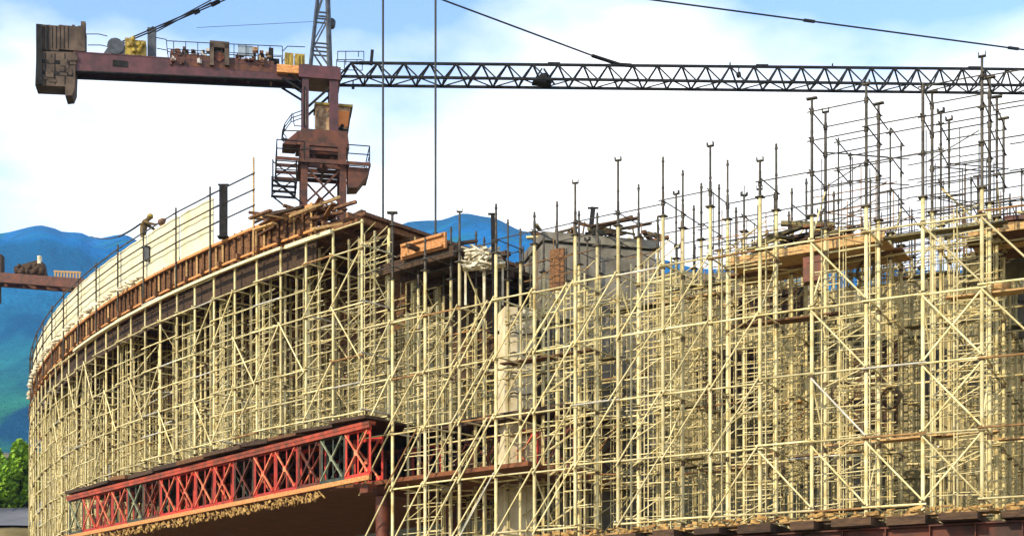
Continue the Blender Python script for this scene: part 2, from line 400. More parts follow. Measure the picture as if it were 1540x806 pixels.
    # diagonal braces
    for a, b_ in zip(lv[:-1], lv[1:]):
        h = b_-a
        if h < 1.2: continue
        dk = a > 14.0 and kind == 'right'
        mm = M['dark'] if dk else m
        def brace(x0, x1, y, z0_, z1_):
            m_ = mm if (dk or random.random() < .84) else random.choice([M['rusty'], M['grey'], M['tubed']])
            put('brace', tube_mesh('brace', (x0, y, z0_), (x1, y, z1_), BRC, m_), root, (0, 0, a))
        gapw = GAP*(1-inn/R)-W*inn/R
        if kind == 'right':
            r = random.random()
            if front:
                if a < 12 or random.random() < .3: brace(W/2, -W/2, -0.11, 0.08, h-0.08)          # \ seen from the front
                if r < 0.65 and a < 12: brace(-W/2, W/2, -0.02, 0.08, h-0.08)
                if random.random() < 0.45 and a < 12: brace(-W/2, -W/2-gapw, -0.12, 0.1, h-0.1)
            elif r < 0.6: brace(*random.choice([(-W/2, W/2), (W/2, -W/2)]), random.choice([0.02, D]), 0.1, h-0.1)
        elif kind in ('centre', 'low'):
            r = random.random()
            if front:
                if r < 0.85 and a < 12.5: brace(-W/2, W/2, -0.11, -0.1, h+0.1)          # /
                if random.random() < 0.75 and a < 12.5: brace(-W/2-gapw, -W/2, -0.11, -0.1, h+0.1)
                if random.random() < 0.4 and a < 12.5: brace(-W/2-0.25, W/2-0.25, -0.14, 0.0, h)
            elif r < 0.7: brace(-W/2, W/2, random.choice([0.02, D]), 0.1, h-0.1)
        else:
            r = random.random()
            if front:
                if r < 0.45: brace(W/2, -W/2, -0.11, -0.1, h+0.1)
                elif r < 0.6: brace(-W/2, W/2, -0.11, 0.1, h-0.1)
                if random.random() < 0.3: brace(-W/2, -W/2-gapw, -0.11, h, 0.0)
            elif r < 0.75: brace(*random.choice([(-W/2, W/2), (W/2, -W/2)]), random.choice([0.02, D]), 0.1, h-0.1)
        if full and random.random() < 0.4:
            xx = random.choice([-W/2, W/2])
            q = [(xx, -0.02, 0.1), (xx, D, h-0.1)]
            if random.random() < 0.5: q = [(xx, D, 0.1), (xx, -0.02, h-0.1)]
            put('brace', tube_mesh('brace', q[0], q[1], BRC*0.9, mm), root, (0, 0, a))
    return root

def kind_of(t):
    if t < 31.3: return 'right'
    if t < 36.6: return 'centre'
    if t < 41.2: return 'low'
    if t < 58.6: return 'left'
    return 'far'
thetas = [25.15+PITCH*k for k in range(23)]
SECT = {'right': 'in the tall right-hand group with dark upper tubes', 'centre': 'in front of the grey pier', 'low': 'between the grey pier and the red truss', 'left': 'standing on the red truss', 'far': 'beyond the far end of the red truss'}
ROWN = ['front-row', 'second-row', 'third-row', 'back-row']
cnt = {}
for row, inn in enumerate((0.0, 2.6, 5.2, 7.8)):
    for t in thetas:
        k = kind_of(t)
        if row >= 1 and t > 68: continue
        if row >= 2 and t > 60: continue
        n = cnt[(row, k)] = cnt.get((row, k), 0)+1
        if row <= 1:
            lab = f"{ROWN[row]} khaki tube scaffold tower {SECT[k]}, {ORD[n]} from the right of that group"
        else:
            lab = f"dull {ROWN[row]} scaffold tower {SECT[k]}, half hidden among nearer tubes"
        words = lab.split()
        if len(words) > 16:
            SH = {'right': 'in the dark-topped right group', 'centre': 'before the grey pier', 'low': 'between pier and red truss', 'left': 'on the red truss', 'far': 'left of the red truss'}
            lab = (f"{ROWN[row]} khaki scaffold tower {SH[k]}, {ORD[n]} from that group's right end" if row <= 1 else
                   f"dull {ROWN[row]} scaffold tower {SH[k]}, half hidden by nearer tubes")
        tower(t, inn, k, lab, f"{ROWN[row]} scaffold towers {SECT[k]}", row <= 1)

# ------------------------------------------------------------------ right girder and bearers under the right towers
for gi, (inn, nm) in enumerate(((-0.25, 'nearest'), (2.4, 'second'), (5.0, 'third'), (8.6, 'rearmost'))):
    g = thing('steel_girder', f"{nm} red-brown steel girder under the right-hand scaffold towers", 'girder', arc(30, inn, 0))
    o = g.location
    b = MB(); b.arcbox(23.5, 36.4, inn-0.18, inn+0.18, 4.44, 4.48); b.arcbox(23.5, 36.4, inn-0.18, inn+0.18, 3.7, 3.74)
    b.arcbox(23.5, 36.4, inn-0.02, inn+0.02, 3.74, 4.44)
    for t in [23.6+0.8*k for k in range(17)]: b.arcbox(t-0.01, t+0.01, inn-0.17, inn+0.17, 3.74, 4.44)
    x = b.build('beam', M['girder'], g); x.matrix_parent_inverse = Matrix.Translation(-o)
    for t in (24.5, 30.2, 36.0):
        b = MB(); p = arc(t, inn); b.box((p.x, p.y, (GZ+3.7)/2), (0.4, 0.4, 3.7-GZ-0.01)); b.box((p.x, p.y, 3.68), (0.7, 0.7, 0.03))
        x = b.build('column', M['redbrown'], g); x.matrix_parent_inverse = Matrix.Translation(-o)
k = 0
for t in [24.2+0.95*i for i in range(13)]:
    k += 1
    b = MB(); ln = 9.4+random.uniform(-.2, .3); zz = 4.49
    b.box((0, ln/2-0.75+random.uniform(-.2, .2), zz+0.13), (0.35+random.uniform(0, .85), ln, 0.16+random.uniform(0, .1)))
    p = arc(t, 0)
    tag(b.build('timber_bearer', M['woodd'], None, (p.x, p.y, 0), -R_(t)), f"dark timber bearer across the red-brown girders, {ORD[k]} from the right", 'timber beam', 'timber bearers under the right towers')
# long sole boards and junk along the base of the right towers
b = MB()
for t in [24+0.1*i for i in range(124)]:
    p = arc(t+random.uniform(-.1, .1), -0.55+random.uniform(-.1, .3), 4.77+random.uniform(0.02, .16))
    b.box(p, (random.uniform(.06, .4), random.uniform(.04, .12), random.uniform(.03, .12)), Matrix.Rotation(random.uniform(-.5, .5)-R_(t), 3, 'Z') @ Matrix.Rotation(random.uniform(-.3, .3), 3, 'Y'))
struct(b.build('scrap', M['netting']), 'stuff')
for i, t in enumerate((25.2, 27.4, 29.5, 31.6, 33.6, 35.3)):
    b = MB(); b.arcbox(t-1.0, t+0.95, -0.32, 0.22, 4.765, 4.825); b.arcbox(t-0.85+.2*random.random(), t+0.7, 0.5, 0.8, 4.765, 4.83)
    tag(b.build('sole_board', M['woodl']), f"pale sole board under the right-hand towers, {ORD[i+1]} from the right", 'plank', 'sole boards under the right towers')

# ------------------------------------------------------------------ red truss bridge (left, under the towers)
TZ0, TZ1 = 7.42, 9.12
TA, TB = 40.6, 57.3
def tarc(t, inn=0.0, z=0.0):
    u = (t-TA)/(TB-TA); a = arc(TA, inn-0.72, z); c = arc(TB, inn-0.72, z)
    return a+(c-a)*u
def truss(inn, t0, t1, label, cols, name='truss_girder', arc=arc):
    root = thing(name, label, 'truss', arc((t0+t1)/2, inn, TZ0))
    inv = Matrix.Translation(-root.location)
    n = round((t1-t0)/1.06); dt = (t1-t0)/n
    for i in range(n):
        a = t0+i*dt; m = M[cols[i % len(cols)]]
        b = MB()
        b.arcbox(a+.01, a+dt-.01, inn-.05, inn+.05, TZ1-.13, TZ1, 0.5, arc=arc); b.arcbox(a+.01, a+dt-.01, inn-.05, inn+.05, TZ0, TZ0+.13, 0.5, arc=arc)
        for q in (0.035, 0.5, 0.965):
            b.bar(arc(a+dt*q, inn, TZ0+.13), arc(a+dt*q, inn, TZ1-.13), 0.045 if q == .5 else 0.07)
        for q in (0.12, .88):
            for z in (TZ0+.2, TZ1-.2): b.bar(arc(a+dt*(q-.08), inn-.055, z), arc(a+dt*(q+.08), inn-.055, z), .02, .15)
        pn = b.build('truss_panel', m, root); pn.matrix_parent_inverse = inv
        hm = (TZ0+TZ1)/2
        b = MB()
        for s_ in (-1, 1):
            b.bar(arc(a+dt*(.5+.44*s_), inn-0.075, TZ0+.13), arc(a+dt*.5, inn-0.075, hm), 0.06, 0.05, 0)
            b.bar(arc(a+dt*.5, inn-0.075, hm), arc(a+dt*(.5+.44*s_), inn-0.075, TZ1-.13), 0.06, 0.05, 0)
        b.box(arc(a+dt*.5, inn-.09, hm), (.17, .05, .2), Matrix.Rotation(-R_(a), 3, 'Z'))
        b.build('diagonal_brace', [M['orangered']] if (m is M['red']) else [m], pn)
    return root
M['orangered'] = mat('worn_red_paint', (0.70, 0.25, 0.11), (0.46, 0.05, 0.025), 2.5, 0.55, rnd=0.15)
M['redworn'] = mat('rusted_red_flange', (0.40, 0.055, 0.02), (0.14, 0.035, 0.014), 2.0, 0.6, bump=0.15, detail=9)
M['greenl'] = mat('worn_green_steel', (0.30, 0.32, 0.19), (0.10, 0.12, 0.07), 3.0, 0.6)
tr = truss(0.0, TA, TB, 'long red truss girder with diamond bracing, nearest of the rows under the scaffold', ['red', 'green', 'redbrown', 'red', 'red', 'redbrown', 'red', 'red', 'red', 'red', 'redbrown', 'green', 'red', 'red', 'red', 'green'], arc=tarc)
for x in tr.children:
    if x.data.materials[0] is M['green']:
        for y in x.children:
            if y.name.startswith('diagonal_brace'): y.data.materials[0] = M['greenl']
inv = Matrix.Translation(-tr.location)
b = MB(); b.arcbox(40.5, 58.2, -0.22, -0.09, 7.24, 7.40, arc=tarc)
x = b.build('fascia_board', M['orange'], tr); x.matrix_parent_inverse = inv
b = MB(); b.arcbox(40.5, 57.2, -0.22, 0.1, 9.14, 9.25, arc=tarc); b.arcbox(40.5, 57.2, -0.2, -0.1, 9.02, 9.135, arc=tarc)
x = b.build('top_flange', M['redworn'], tr); x.matrix_parent_inverse = inv
truss(0.85, 41.3, 58.5, 'second row dark red truss girder seen through the nearest truss', ['red', 'green', 'red', 'redbrown'])
truss(3.2, 36.6, 58.0, 'third row shaded red-brown truss girder running on behind the centre towers', ['redbrown', 'red', 'redbrown'])  # shade among the rear rows put into darker panel colours
truss(6.0, 36.6, 57.5, 'fourth row shaded brown truss girder deep under the platform', ['redbrown', 'woodd'])  # deepest row darker still, its shade painted in
# platform under and over the trusses
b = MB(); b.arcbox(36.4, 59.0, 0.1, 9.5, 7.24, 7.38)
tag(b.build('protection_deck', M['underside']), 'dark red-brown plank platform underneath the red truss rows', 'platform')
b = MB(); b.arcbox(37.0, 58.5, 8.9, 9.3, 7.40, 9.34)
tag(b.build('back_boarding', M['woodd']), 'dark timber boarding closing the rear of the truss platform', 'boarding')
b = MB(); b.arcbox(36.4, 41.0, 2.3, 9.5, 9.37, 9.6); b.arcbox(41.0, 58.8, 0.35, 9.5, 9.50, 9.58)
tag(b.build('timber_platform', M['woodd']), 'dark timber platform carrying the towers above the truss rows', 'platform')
b = MB()
for t in [42.6+0.03*i for i in range(505)]:
    p = tarc(t, -0.14+random.uniform(-.1, .15), 7.15-random.uniform(0, .26))
    b.box(p, (random.uniform(.03, .16), .03, random.uniform(.03, .17)), Matrix.Rotation(random.uniform(-.7, .7)-R_(t), 3, 'Z') @ Matrix.Rotation(random.uniform(-.8, .8), 3, 'Y'))
for t in [42.4+0.5*i for i in range(31)]:
    b.bar(tarc(t, -.12, 6.9), tarc(t+.3, -.12, 7.22), .04)
tag(b.build('debris_netting', M['netting']), 'bunched golden debris netting hanging under the orange lower board of the truss', 'netting')
k = 0
t = 40.5
while t < 57.2:
    k += 1; l = 1.5+random.uniform(-.3, .5)
    b = MB(); q0 = tarc(t, -.3+random.uniform(-.15, .1), 9.36+.06*random.random()); q1 = tarc(t+l-.06, -.3+random.uniform(-.15, .1), 9.36+.16*random.random()); nv = (arc(50, 1)-arc(50, 0))*.42; b.bar(q0+nv, q1+nv, .84, .1+.08*random.random())
    tag(b.build('bearer_plank', M['woodd'] if k % 3 else M['wood']), f"dark bearer plank on top of the red truss, {ORD[k]} from its right end", 'plank', 'bearer planks on the truss')
    t += l
# steel trestles carrying the truss
for t, n_ in ((41.0, 'right'), (59.2, 'left')):
    g = thing('steel_trestle', f"steel trestle carrying the {n_} end of the red truss platform", 'trestle', arc(t, 4, GZ), -R_(t))
    for y in (-3.6, 0, 4.5):
        b = MB(); b.tube((0, y, 0), (0, y, 7.16-GZ-0.3), 0.25, 10); b.build('column', M['redbrown'], g)
    b = MB(); b.box((0, 0.3, 7.22-GZ-0.17), (0.4, 9.6, 0.3)); b.build('cap_beam', M['redbrown'], g)

# ------------------------------------------------------------------ viaduct deck formwork (upper left)
DK0, DK1 = 41.7, 76.0
dk = thing('viaduct_deck', 'curved unfinished viaduct deck on brown timber formwork above the scaffold', 'bridge deck', arc(55, 4, 16.7))
inv = Matrix.Translation(-dk.location)
def dpart(b, name, m):
    x = b.build(name, m, dk); x.matrix_parent_inverse = inv; return x
b = MB(); b.arcbox(DK0, DK1, 0.5, 9.8, 17.0, 17.12); dpart(b, 'soffit_sheet', M['wood'])
b = MB(); b.arcbox(DK0+6.5, DK1, 0.75, 9.6, 17.15, 18.2); dpart(b, 'concrete_slab', M['conc'])
for k_ in range(40):
    t = DK0+0.15+k_*0.92
    b = MB(); b.bar(arc(t, -0.15, 16.88), arc(t, 9.7, 16.88), 0.12, 0.2); dpart(b, 'joist', M['wood'])
for inn in (0.2, 1.5, 2.8, 4.1, 5.4, 6.7, 8.0, 9.2):
    b = MB(); b.arcbox(DK0, DK1, inn-.06, inn+.06, 16.62, 16.77); dpart(b, 'waling_beam', M['wood'])
# web formwork set back behind the first rows: brown curtain below the soffit
b = MB(); b.arcbox(DK0+1.0, 70, 3.9, 4.0, 13.9, 16.6); x = b.build('web_formwork', M['wood']); tag(x, 'dark brown plywood web form hanging below the deck behind the second row', 'formwork')
# pale rail beam (white line) along the front
b = MB(); b.arcbox(44.4, 58.2, -0.22, -0.12, 16.46, 16.56); tag(b.build('edge_beam', M['screen']), 'long pale edge beam running along the top of the left-hand scaffold', 'beam')
b = MB(); b.arcbox(42.4, 44.2, -0.24, -0.12, 16.40, 16.53); tag(b.build('edge_beam', M['screen']), 'short pale edge beam right of the long one, below the timber pile', 'beam')
b = MB(); b.arcbox(43.4, 68, 0.32, 0.37, 15.75, 16.6); dpart(b, 'skirt_board', M['woodd'])
# side form panels
t = 43.3; k = 0
while t < 73.5:
    k += 1
    lean = 0.0
    p = thing('side_form', f"brown timber side form panel below the screens, {ORD[k]} from the right", 'formwork', arc(t+1, 0.3, 16.9), 0, 'side form panels along the deck edge')
    pi_ = Matrix.Translation(-p.location)
    b = MB(); b.arcbox(t+.02, t+1.98, 0.22, 0.27, 16.80, 17.86); x = b.build('plywood_sheet', M['wood'], p); x.matrix_parent_inverse = pi_
    for q in (0.15, 0.5, 0.85, 1.2, 1.55, 1.9):
        b = MB(); b.bar(arc(t+q, 0.15, 16.6), arc(t+q, 0.15, 17.9+random.uniform(-.03, .06)), 0.07, 0.1)
        x = b.build('stud', M['woodl'] if random.random() < .35 else M['wood'], p); x.matrix_parent_inverse = pi_
    b = MB(); b.arcbox(t, t+1.99, 0.0, 0.09, 17.74, 17.84); b.arcbox(t, t+1.99, 0.0, 0.09, 16.82, 16.9)
    x = b.build('waler', M['orange'], p); x.matrix_parent_inverse = pi_
    t += 2.0
# guard rail posts, rails and cream screens
posts = [45.75, 47.9, 49.85, 52.0, 54.0, 56.0, 58.0, 60.0, 62.0, 64.0, 66.0, 68.0, 70.0, 72.0]
for i, t in enumerate(posts):
    tall = {0: 20.45, 1: 20.15, 2: 20.05}.get(i, 19.95+random.uniform(0, .12))
    g = thing('guard_rail', f"thin dark guard rail post with three rails on the deck edge, {ORD[i+1]} from the right", 'guard rail', arc(t, -0.02, 17.5), -R_(t), 'guard rail bays along the deck edge')
    gi_ = (Matrix.Translation(g.location) @ Matrix.Rotation(-R_(t), 4, 'Z')).inverted()
    b = MB(); b.tube(arc(t, -.04, 16.7), arc(t, -.04, tall), .04, 6); x = b.build('post', M['dark'] if i else M['woodl'], g); x.matrix_parent_inverse = gi_
    if i < len(posts)-1:
        t2 = posts[i+1]
        for z in (19.8, 19.2, 18.58):
            b = MB(); b.tube(arc(t-(0.5 if i == 1 else .1), -.09, z+random.uniform(-.02, .02)), arc(t2+.1, -.09, z+random.uniform(-.03, .03)), .032, 6)
            x = b.build('rail', M['dark'], g); x.matrix_parent_inverse = gi_
    if 1 <= i < len(posts)-1:
        b = MB(); n = 12; vs = []; fs = []
        for q in range(n+1):
            tt = t+.03+(t2-t-.06)*q/n
            zb = 17.72+random.uniform(0, .14)
            for rz in range(5):
                z = zb+(19.78-zb)*rz/4
                vs.append(arc(tt, 0.12+0.012*math.sin(q*1.1+i), z))
        for q in range(n):
            for rz in range(4): fs.append((q*5+rz, (q+1)*5+rz, (q+1)*5+rz+1, q*5+rz+1))
        n0 = len(vs); vs2 = vs+[Vector(p)+(arc(t, 1)-arc(t, 0))*0.02 for p in vs]
        fs2 = fs+[tuple(n0+a for a in reversed(q)) for q in fs]
        b.add(vs2, fs2, 0, True)
        s = tag(b.build('screen_sheet', M['screen']), f"cream sheet screen filling the deck guard rail, {ORD[i]} from the right", 'screen', 'cream screens on the deck edge')
        if i > 2:
            b = MB()
            for q in range(16):
                b.lump(arc(t+random.uniform(.1, t2-t-.1), -0.1, 17.9+random.uniform(-.05, .16)), random.uniform(.04, .1), (2.0, 1, .7), 6, 4, .4)
            b.build('gathered_hem', M['plaster'], s)
# dark board post and others
def dark_post(px, y0, y1, Y, w, label, m='black', lean=0):
    a = at(px, y1, Y); c = at(px+lean, y0, Y); b = MB(); b.bar(a, c, w, w*0.6)
    b.bar(c+Vector((-w*.7, 0, 0)), c+Vector((w*.7, 0, 0)), .06); b.box(a, (w*1.4, w*1.2, .05))
    tag(b.build('dark_post', M[m]), label, 'post')
dark_post(336, 278, 357, 55.3, .30, 'broad dark board post standing at the right end of the cream screens', 'black')
dark_post(744, 322, 500, 45.9, .22, 'black post rising at the left edge of the grey pier', 'black', -3)
dark_post(888, 313, 352, 50.4, .28, 'dark leaning post on top of the grey pier', 'black', 4)
# thin timber stick at x=390 belongs to guard rail; T-head prop near the blue mountain
b = MB(); p = at(590, 352, 51); b.tube((p.x, p.y, 16.4), (p.x, p.y, at(590, 321, 51).z), .05, 6); b.box((p.x, p.y, at(590, 320, 51).z), (.38, .2, .05)); b.box((p.x, p.y, 16.9), (.2, .2, .04)); b.tube((p.x, p.y, 17.3), (p.x, p.y, 17.36), .09, 6)
tag(b.build('jack_prop', M['dark']), 'small T-headed jack prop on the deck end, left of the blue peak', 'prop')

# timber pile on the deck end under the crane
pile = thing('timber_pile', 'heap of brown and pale planks on the deck end below the crane mast', 'timber pile', at(490, 345, 54))
inv = Matrix.Translation(-pile.location)
for q in range(90):
    px = random.uniform(392, 575); Y = random.uniform(51.0, 57)
    u = (px-392)/180
    top = 324-15*math.sin(min(1, u*1.2)*PI)*1.0 + 22*max(0, u-.55)/.45*1.5
    py = random.uniform(top, 352)
    c = at(px, py, Y); c.z = max(c.z, 17.35 if u < .6 else 16.9)
    L_ = random.uniform(.8, 2.4); a = R_(-46+random.choice([0, 0, 8, -12, 80, 25]))+random.uniform(-.2, .2); ti = random.uniform(-.10, .12)
    d = Vector((math.cos(a), math.sin(a), ti))*L_/2
    b = MB(); b.bar(c-d, c+d, random.uniform(.08, .22), random.uniform(.04, .10))
    x = b.build('plank', M[random.choice(['wood', 'wood', 'woodd', 'wood', 'wood', 'woodd', 'wood', 'woodl'])], pile); x.matrix_parent_inverse = inv
# a few leaning light planks
for (x0, y0, x1, y1, n_) in ((436, 325, 510, 297, 'upper'), (470, 345, 540, 333, 'lower'), (548, 366, 582, 354, 'rightmost')):
    b = MB(); b.bar(at(x0, y0, 50.6), at(x1, y1, 51.4), .22, .09); tag(b.build('loose_plank', M['woodl']), f"pale sloping plank on the timber heap below the crane, {n_} of three", 'plank', 'pale planks on the heap')
b = MB(); b.arcbox(39.0, 41.5, 0.9, 9.6, 15.1, 15.22)
for q in range(9): b.arcbox(39.0, 41.5, 0.9+q*1.05, 1.05+q*1.05, 14.85, 15.09)
for q in range(26):
    t = random.uniform(39.2, 41.3); inn = random.uniform(.9, 4); p0 = arc(t, inn, 15.3+random.random()*.35); b.bar(p0, p0+Vector((random.uniform(-1, 1), random.uniform(-1, 1), random.uniform(-.15, .2))), random.uniform(.12, .3), random.uniform(.06, .14))
tag(b.build('end_platform', M['woodd']), 'low dark brown timber platform stepping down at the end of the deck', 'platform')
b = MB(); b.arcbox(39.2, 41.5, 4.15, 4.25, 11.5, 14.8)
tag(b.build('web_formwork', M['woodd']), 'very dark plywood wall hanging under the low end platform', 'formwork')
# orange side form at the deck end
for i, (t, m) in enumerate(((39.9, 'orange'),)):
    b = MB(); zq = 15.12-.75*i; b.arcbox(t-.75, t+.7, 0.72, 0.82, zq, zq+.55); b.arcbox(t-.7, t+.65, .62, .72, zq+.05, zq+.13); b.arcbox(t-.7, t+.65, .62, .72, zq+.42, zq+.5)
    tag(b.build('end_form', M[m]), ['orange form panel at the deck end below the blue peak', 'red-brown form panel at the very end of the deck'][i], 'formwork')

# ------------------------------------------------------------------ concrete pier behind the centre towers
pr = thing('concrete_pier', 'wide grey concrete pier behind the centre scaffold, with a painted sunlit left side', 'pier', (2.5, 51.5, GZ), R_(14))
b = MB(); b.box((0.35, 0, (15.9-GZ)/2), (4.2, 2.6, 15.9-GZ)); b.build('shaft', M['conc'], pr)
for z in (4.2, 6.4, 8.6, 10.8, 13.0):
    b = MB(); b.box((0.35, -1.31, z-GZ), (4.22, .03, .05)); b.build('form_line', M['olive'], pr)
b = MB(); b.box((-2.75, -1.2, (13.4-GZ)/2), (1.1, 1.3, 13.4-GZ)); b.build('sunlit_side_block', M['conc_sunlit'], pr)  # added block standing for the pier's sunlit left face
b = MB(); b.box((0.35, 0, 15.9-GZ+.22), (4.35, 2.8, .3)); b.build('cap', M['conc'], pr)
for xx in (-1.2, -.2, .8, 1.8):
    for yy in (-.9, .9):
        b = MB(); b.tube((xx, yy, 16.3-GZ), (xx+random.uniform(-.1, .1), yy, 16.9-GZ), .035, 5); b.build('starter_bar', M['coupler'], pr)
for z in (8.9, 9.6, 10.3, 11.0, 11.7, 12.4, 13.0):
    b = MB(); b.path([(-3.25, -1.87, z-GZ), (-3.0, -1.95, z-GZ+.1), (-2.7, -1.97, z-GZ+.02), (-2.25, -1.87, z-GZ+.12)], .03, 5); b.build('tie_bar', M['coupler'], pr)
# cap clutter
def heap(name, label, cat, c, w, d, h, n, mats, lmin=.6, lmax=1.8, part='board', ang=None):
    root = thing(name, label, cat, c); 
    for q in range(n):
        x = random.uniform(-w/2, w/2); y = random.uniform(-d/2, d/2); z = h*random.random()**1.3*(1-abs(x)/(w*.7))
        a = (ang if ang is not None else 0)+random.choice([0, 0, PI/2])+random.uniform(-.35, .35); ti = random.uniform(-.25, .35)
        L_ = random.uniform(lmin, lmax); dv = Vector((math.cos(a), math.sin(a), ti))*L_/2
        b = MB(); b.bar(Vector((x, y, z+.08))-dv, Vector((x, y, z+.08))+dv, random.uniform(.08, .24), random.uniform(.05, .14)); b.build(part, M[random.choice(mats)], root)
    return root
heap('timber_heap', 'jumbled dark boards and forms on top of the grey pier', 'timber heap', (3.0, 51.2, 16.34), 4.4, 2.6, .5, 46, ['woodd', 'olive', 'wood', 'coupler', 'olive', 'tubed'])
b = MB()
for q in range(80): b.box(at(random.uniform(702, 750), random.uniform(374, 402), 45.9+random.uniform(0, .5)), (random.uniform(.15, .6), random.uniform(.05, .2), random.uniform(.02, .09)), Matrix.Rotation(random.uniform(-1, 1), 3, 'Z') @ Matrix.Rotation(random.uniform(-.8, .5), 3, 'Y'), taper=random.uniform(.4, 1))
b.bar(at(696, 404, 46.2), at(760, 398, 46.2), .5, .06)
for px in (700, 728, 756): p = at(px, 402, 46.3); b.bar((p.x, p.y, 12.72), p, .07)
tag(b.build('offcut_pile', M['plaster']), 'whitish jumbled offcuts and sacking on the scaffold left of the grey pier', 'debris')
b = MB(); p = at(838, 396, 44.6); b.box(p-Vector((0, 0, .2)), (.5, .08, 1.3), Matrix.Rotation(-.5, 3, 'Z')); b.box(p+Vector((0, -.08, .2)), (.46, .06, .1), Matrix.Rotation(-.5, 3, 'Z'))
tag(b.build('form_board', M['wood']), 'small upright brown form board before the top of the grey pier', 'formwork')

# ------------------------------------------------------------------ working platforms with heaps on the right
def platform(t0, t1, i0, i1, z, label):
    g = thing('work_platform', label, 'platform', arc((t0+t1)/2, i0, z)); inv = Matrix.Translation(-g.location)
    n = 5
    for q in range(n):
        a = i0+(i1-i0)*q/n; b = MB(); b.arcbox(t0-random.uniform(0, .3), t1+random.uniform(0, .3), a+.01, a+(i1-i0)/n-.02, z+.12, z+.17+.01*(q % 2))
        x = b.build('deck_board', M[random.choice(['wood', 'olive', 'woodl'])], g); x.matrix_parent_inverse = inv
    b = MB(); b.arcbox(t0, t1, i0-.1, i0-.05, z+.13, z+.36); x = b.build('toe_board', M['woodl'], g); x.matrix_parent_inverse = inv
platform(28.7, 32.0, 1.4, 3.6, 12.7, 'boarded platform high in the right towers carrying a broad heap of timber')
heap('timber_heap', 'broad heap of dark boards and frames on the high right platform', 'timber heap', arc(30.4, 2.6, 12.92), 3.6, 1.6, 1.15, 46, ['woodd', 'olive', 'wood', 'tubed', 'olive'], ang=-.5)
platform(24.2, 27.2, 2.2, 4.8, 12.7, 'boarded platform high at the right edge of the picture')
heap('timber_heap', 'heap of dark brown forms on the platform at the right edge', 'timber heap', arc(25.3, 3.4, 12.92), 3.0, 1.8, 1.4, 44, ['woodd', 'olive', 'wood', 'redbrown', 'tubed'], ang=-.4)
b = MB(); p = arc(30.15, 1.5, 12.35); b.box(p, (.62, .3, .72), Matrix.Rotation(-R_(30), 3, 'Z')); b.box(p+Vector((0, -.17, .22)), (.5, .05, .1), Matrix.Rotation(-R_(30), 3, 'Z'))
tag(b.build('brown_crate', M['redbrown']), 'red-brown crate slung under the high right platform', 'crate')
# inner boards
inner = [(25.6, 6.4, 7.2, 2.2, 1.5), (27.9, 6.6, 9.2, 2.4, 1.6), (29.6, 5.0, 8.2, 1.8, 2.6), (31.0, 6.9, 11.0, 2.0, 1.4), (32.6, 5.1, 7.3, 1.8, 1.7), (26.6, 6.8, 10.9, 2.4, 1.5), (33.6, 6.2, 9.6, 2.2, 2.0), (28.6, 4.9, 5.7, 2.0, 1.1), (24.8, 5.1, 10.2, 1.6, 2.2), (30.5, 7.0, 6.2, 2.6, 1.6), (32.0, 4.8, 12.0, 2.2, .9), (27.0, 4.9, 12.2, 1.8, 1.0)]
for i, (t, inn, z, w, h) in enumerate(inner):
    b = MB(); b.box((0, 0, h/2), (w, .06, h))
    for q in (-.4, 0, .4): b.box((q*w, -.06, h/2), (.07, .06, h*.96))
    b.box((0, -.1, h*.8), (w*.95, .05, .08))
    p = arc(t, inn, z)
    tag(b.build('stored_form', M[['olive', 'conc', 'woodd', 'olive'][i % 4]], None, (p.x, p.y, p.z), -R_(t)), 'dull form panel stored upright inside the right towers behind the front tubes', 'formwork', 'form panels stored inside the right towers')
# boards on inner levels, loose
for i in range(46):
    t = random.uniform(24.6, 41); inn = random.choice([1.3, 2.7, 3.9, 5.3, 6.6]); z = random.choice(RIGHT_L[:5])+.14
    b = MB(); L_ = random.uniform(1.8, 3.6); b.box((0, 0, 0), (L_, .25, .05)); b.box((0, .28, .01), (L_*.9, .24, .05))
    if i % 3 == 0: b.lump((random.uniform(-.5, .5), .1, .17), .2, (1.3, 1, .8), 7, 5, .3)
    p = arc(t, inn, z)
    tag(b.build('scaffold_board', M[random.choice(['woodl', 'wood', 'olive', 'olive'])], None, p, -R_(t)+random.uniform(-.06, .06)), 'weathered scaffold boards lying on inner tubes behind the front row on the right', 'scaffold board', 'loose scaffold boards on inner tubes')
# coils hung on inner tubes (round hoops seen in the tangle)
for i in range(8):
    t = random.uniform(24.8, 31.5); inn = random.choice([1.1, 2.4, 3.7]); z = random.choice(RIGHT_L[:5])
    b = MB(); rr = random.uniform(.2, .36)
    for s_ in range(3):
        pts = [(rr*(1+.04*s_)*math.cos(2*PI*q/14), .04*s_, -rr+rr*math.sin(2*PI*q/14)) for q in range(15)]
        b.path(pts, .025, 5)
    p = arc(t, inn, z-.02)
    tag(b.build('cable_coil', M[random.choice(['tubed', 'coupler', 'coupler'])], None, p, -R_(t)+random.uniform(-.5, .5)), 'looped cable coil hanging from an inner tube of the right towers', 'cable coil', 'cable coils hung in the right towers')

# ------------------------------------------------------------------ tower crane
AZ = R_(10.8); CXm, CYm = -9.97, 74.0
crane = thing('tower_crane', 'maroon tower crane with black lattice jib rising behind the timber heap', 'crane', (CXm, CYm, GZ), AZ)
ca, sa = math.cos(AZ), math.sin(AZ)
def cu(px, py, off=0.0):
    """photo pixel -> point of the crane's own jib plane, in crane local coordinates"""
    k = (px-770)/F
    u = (k*CYm-CXm)/(ca-k*sa); Y = CYm+u*sa
    return Vector((u, off, (HY-py)/F*Y-GZ))
def cp(b, name, m, parent=None): return b.build(name, m, parent or crane)
zP = cu(485, 258).z; zS = cu(485, 205).z; zT = cu(485, 128).z; zTop = cu(485, 108).z; zA = cu(487, -66).z
w = 1.0
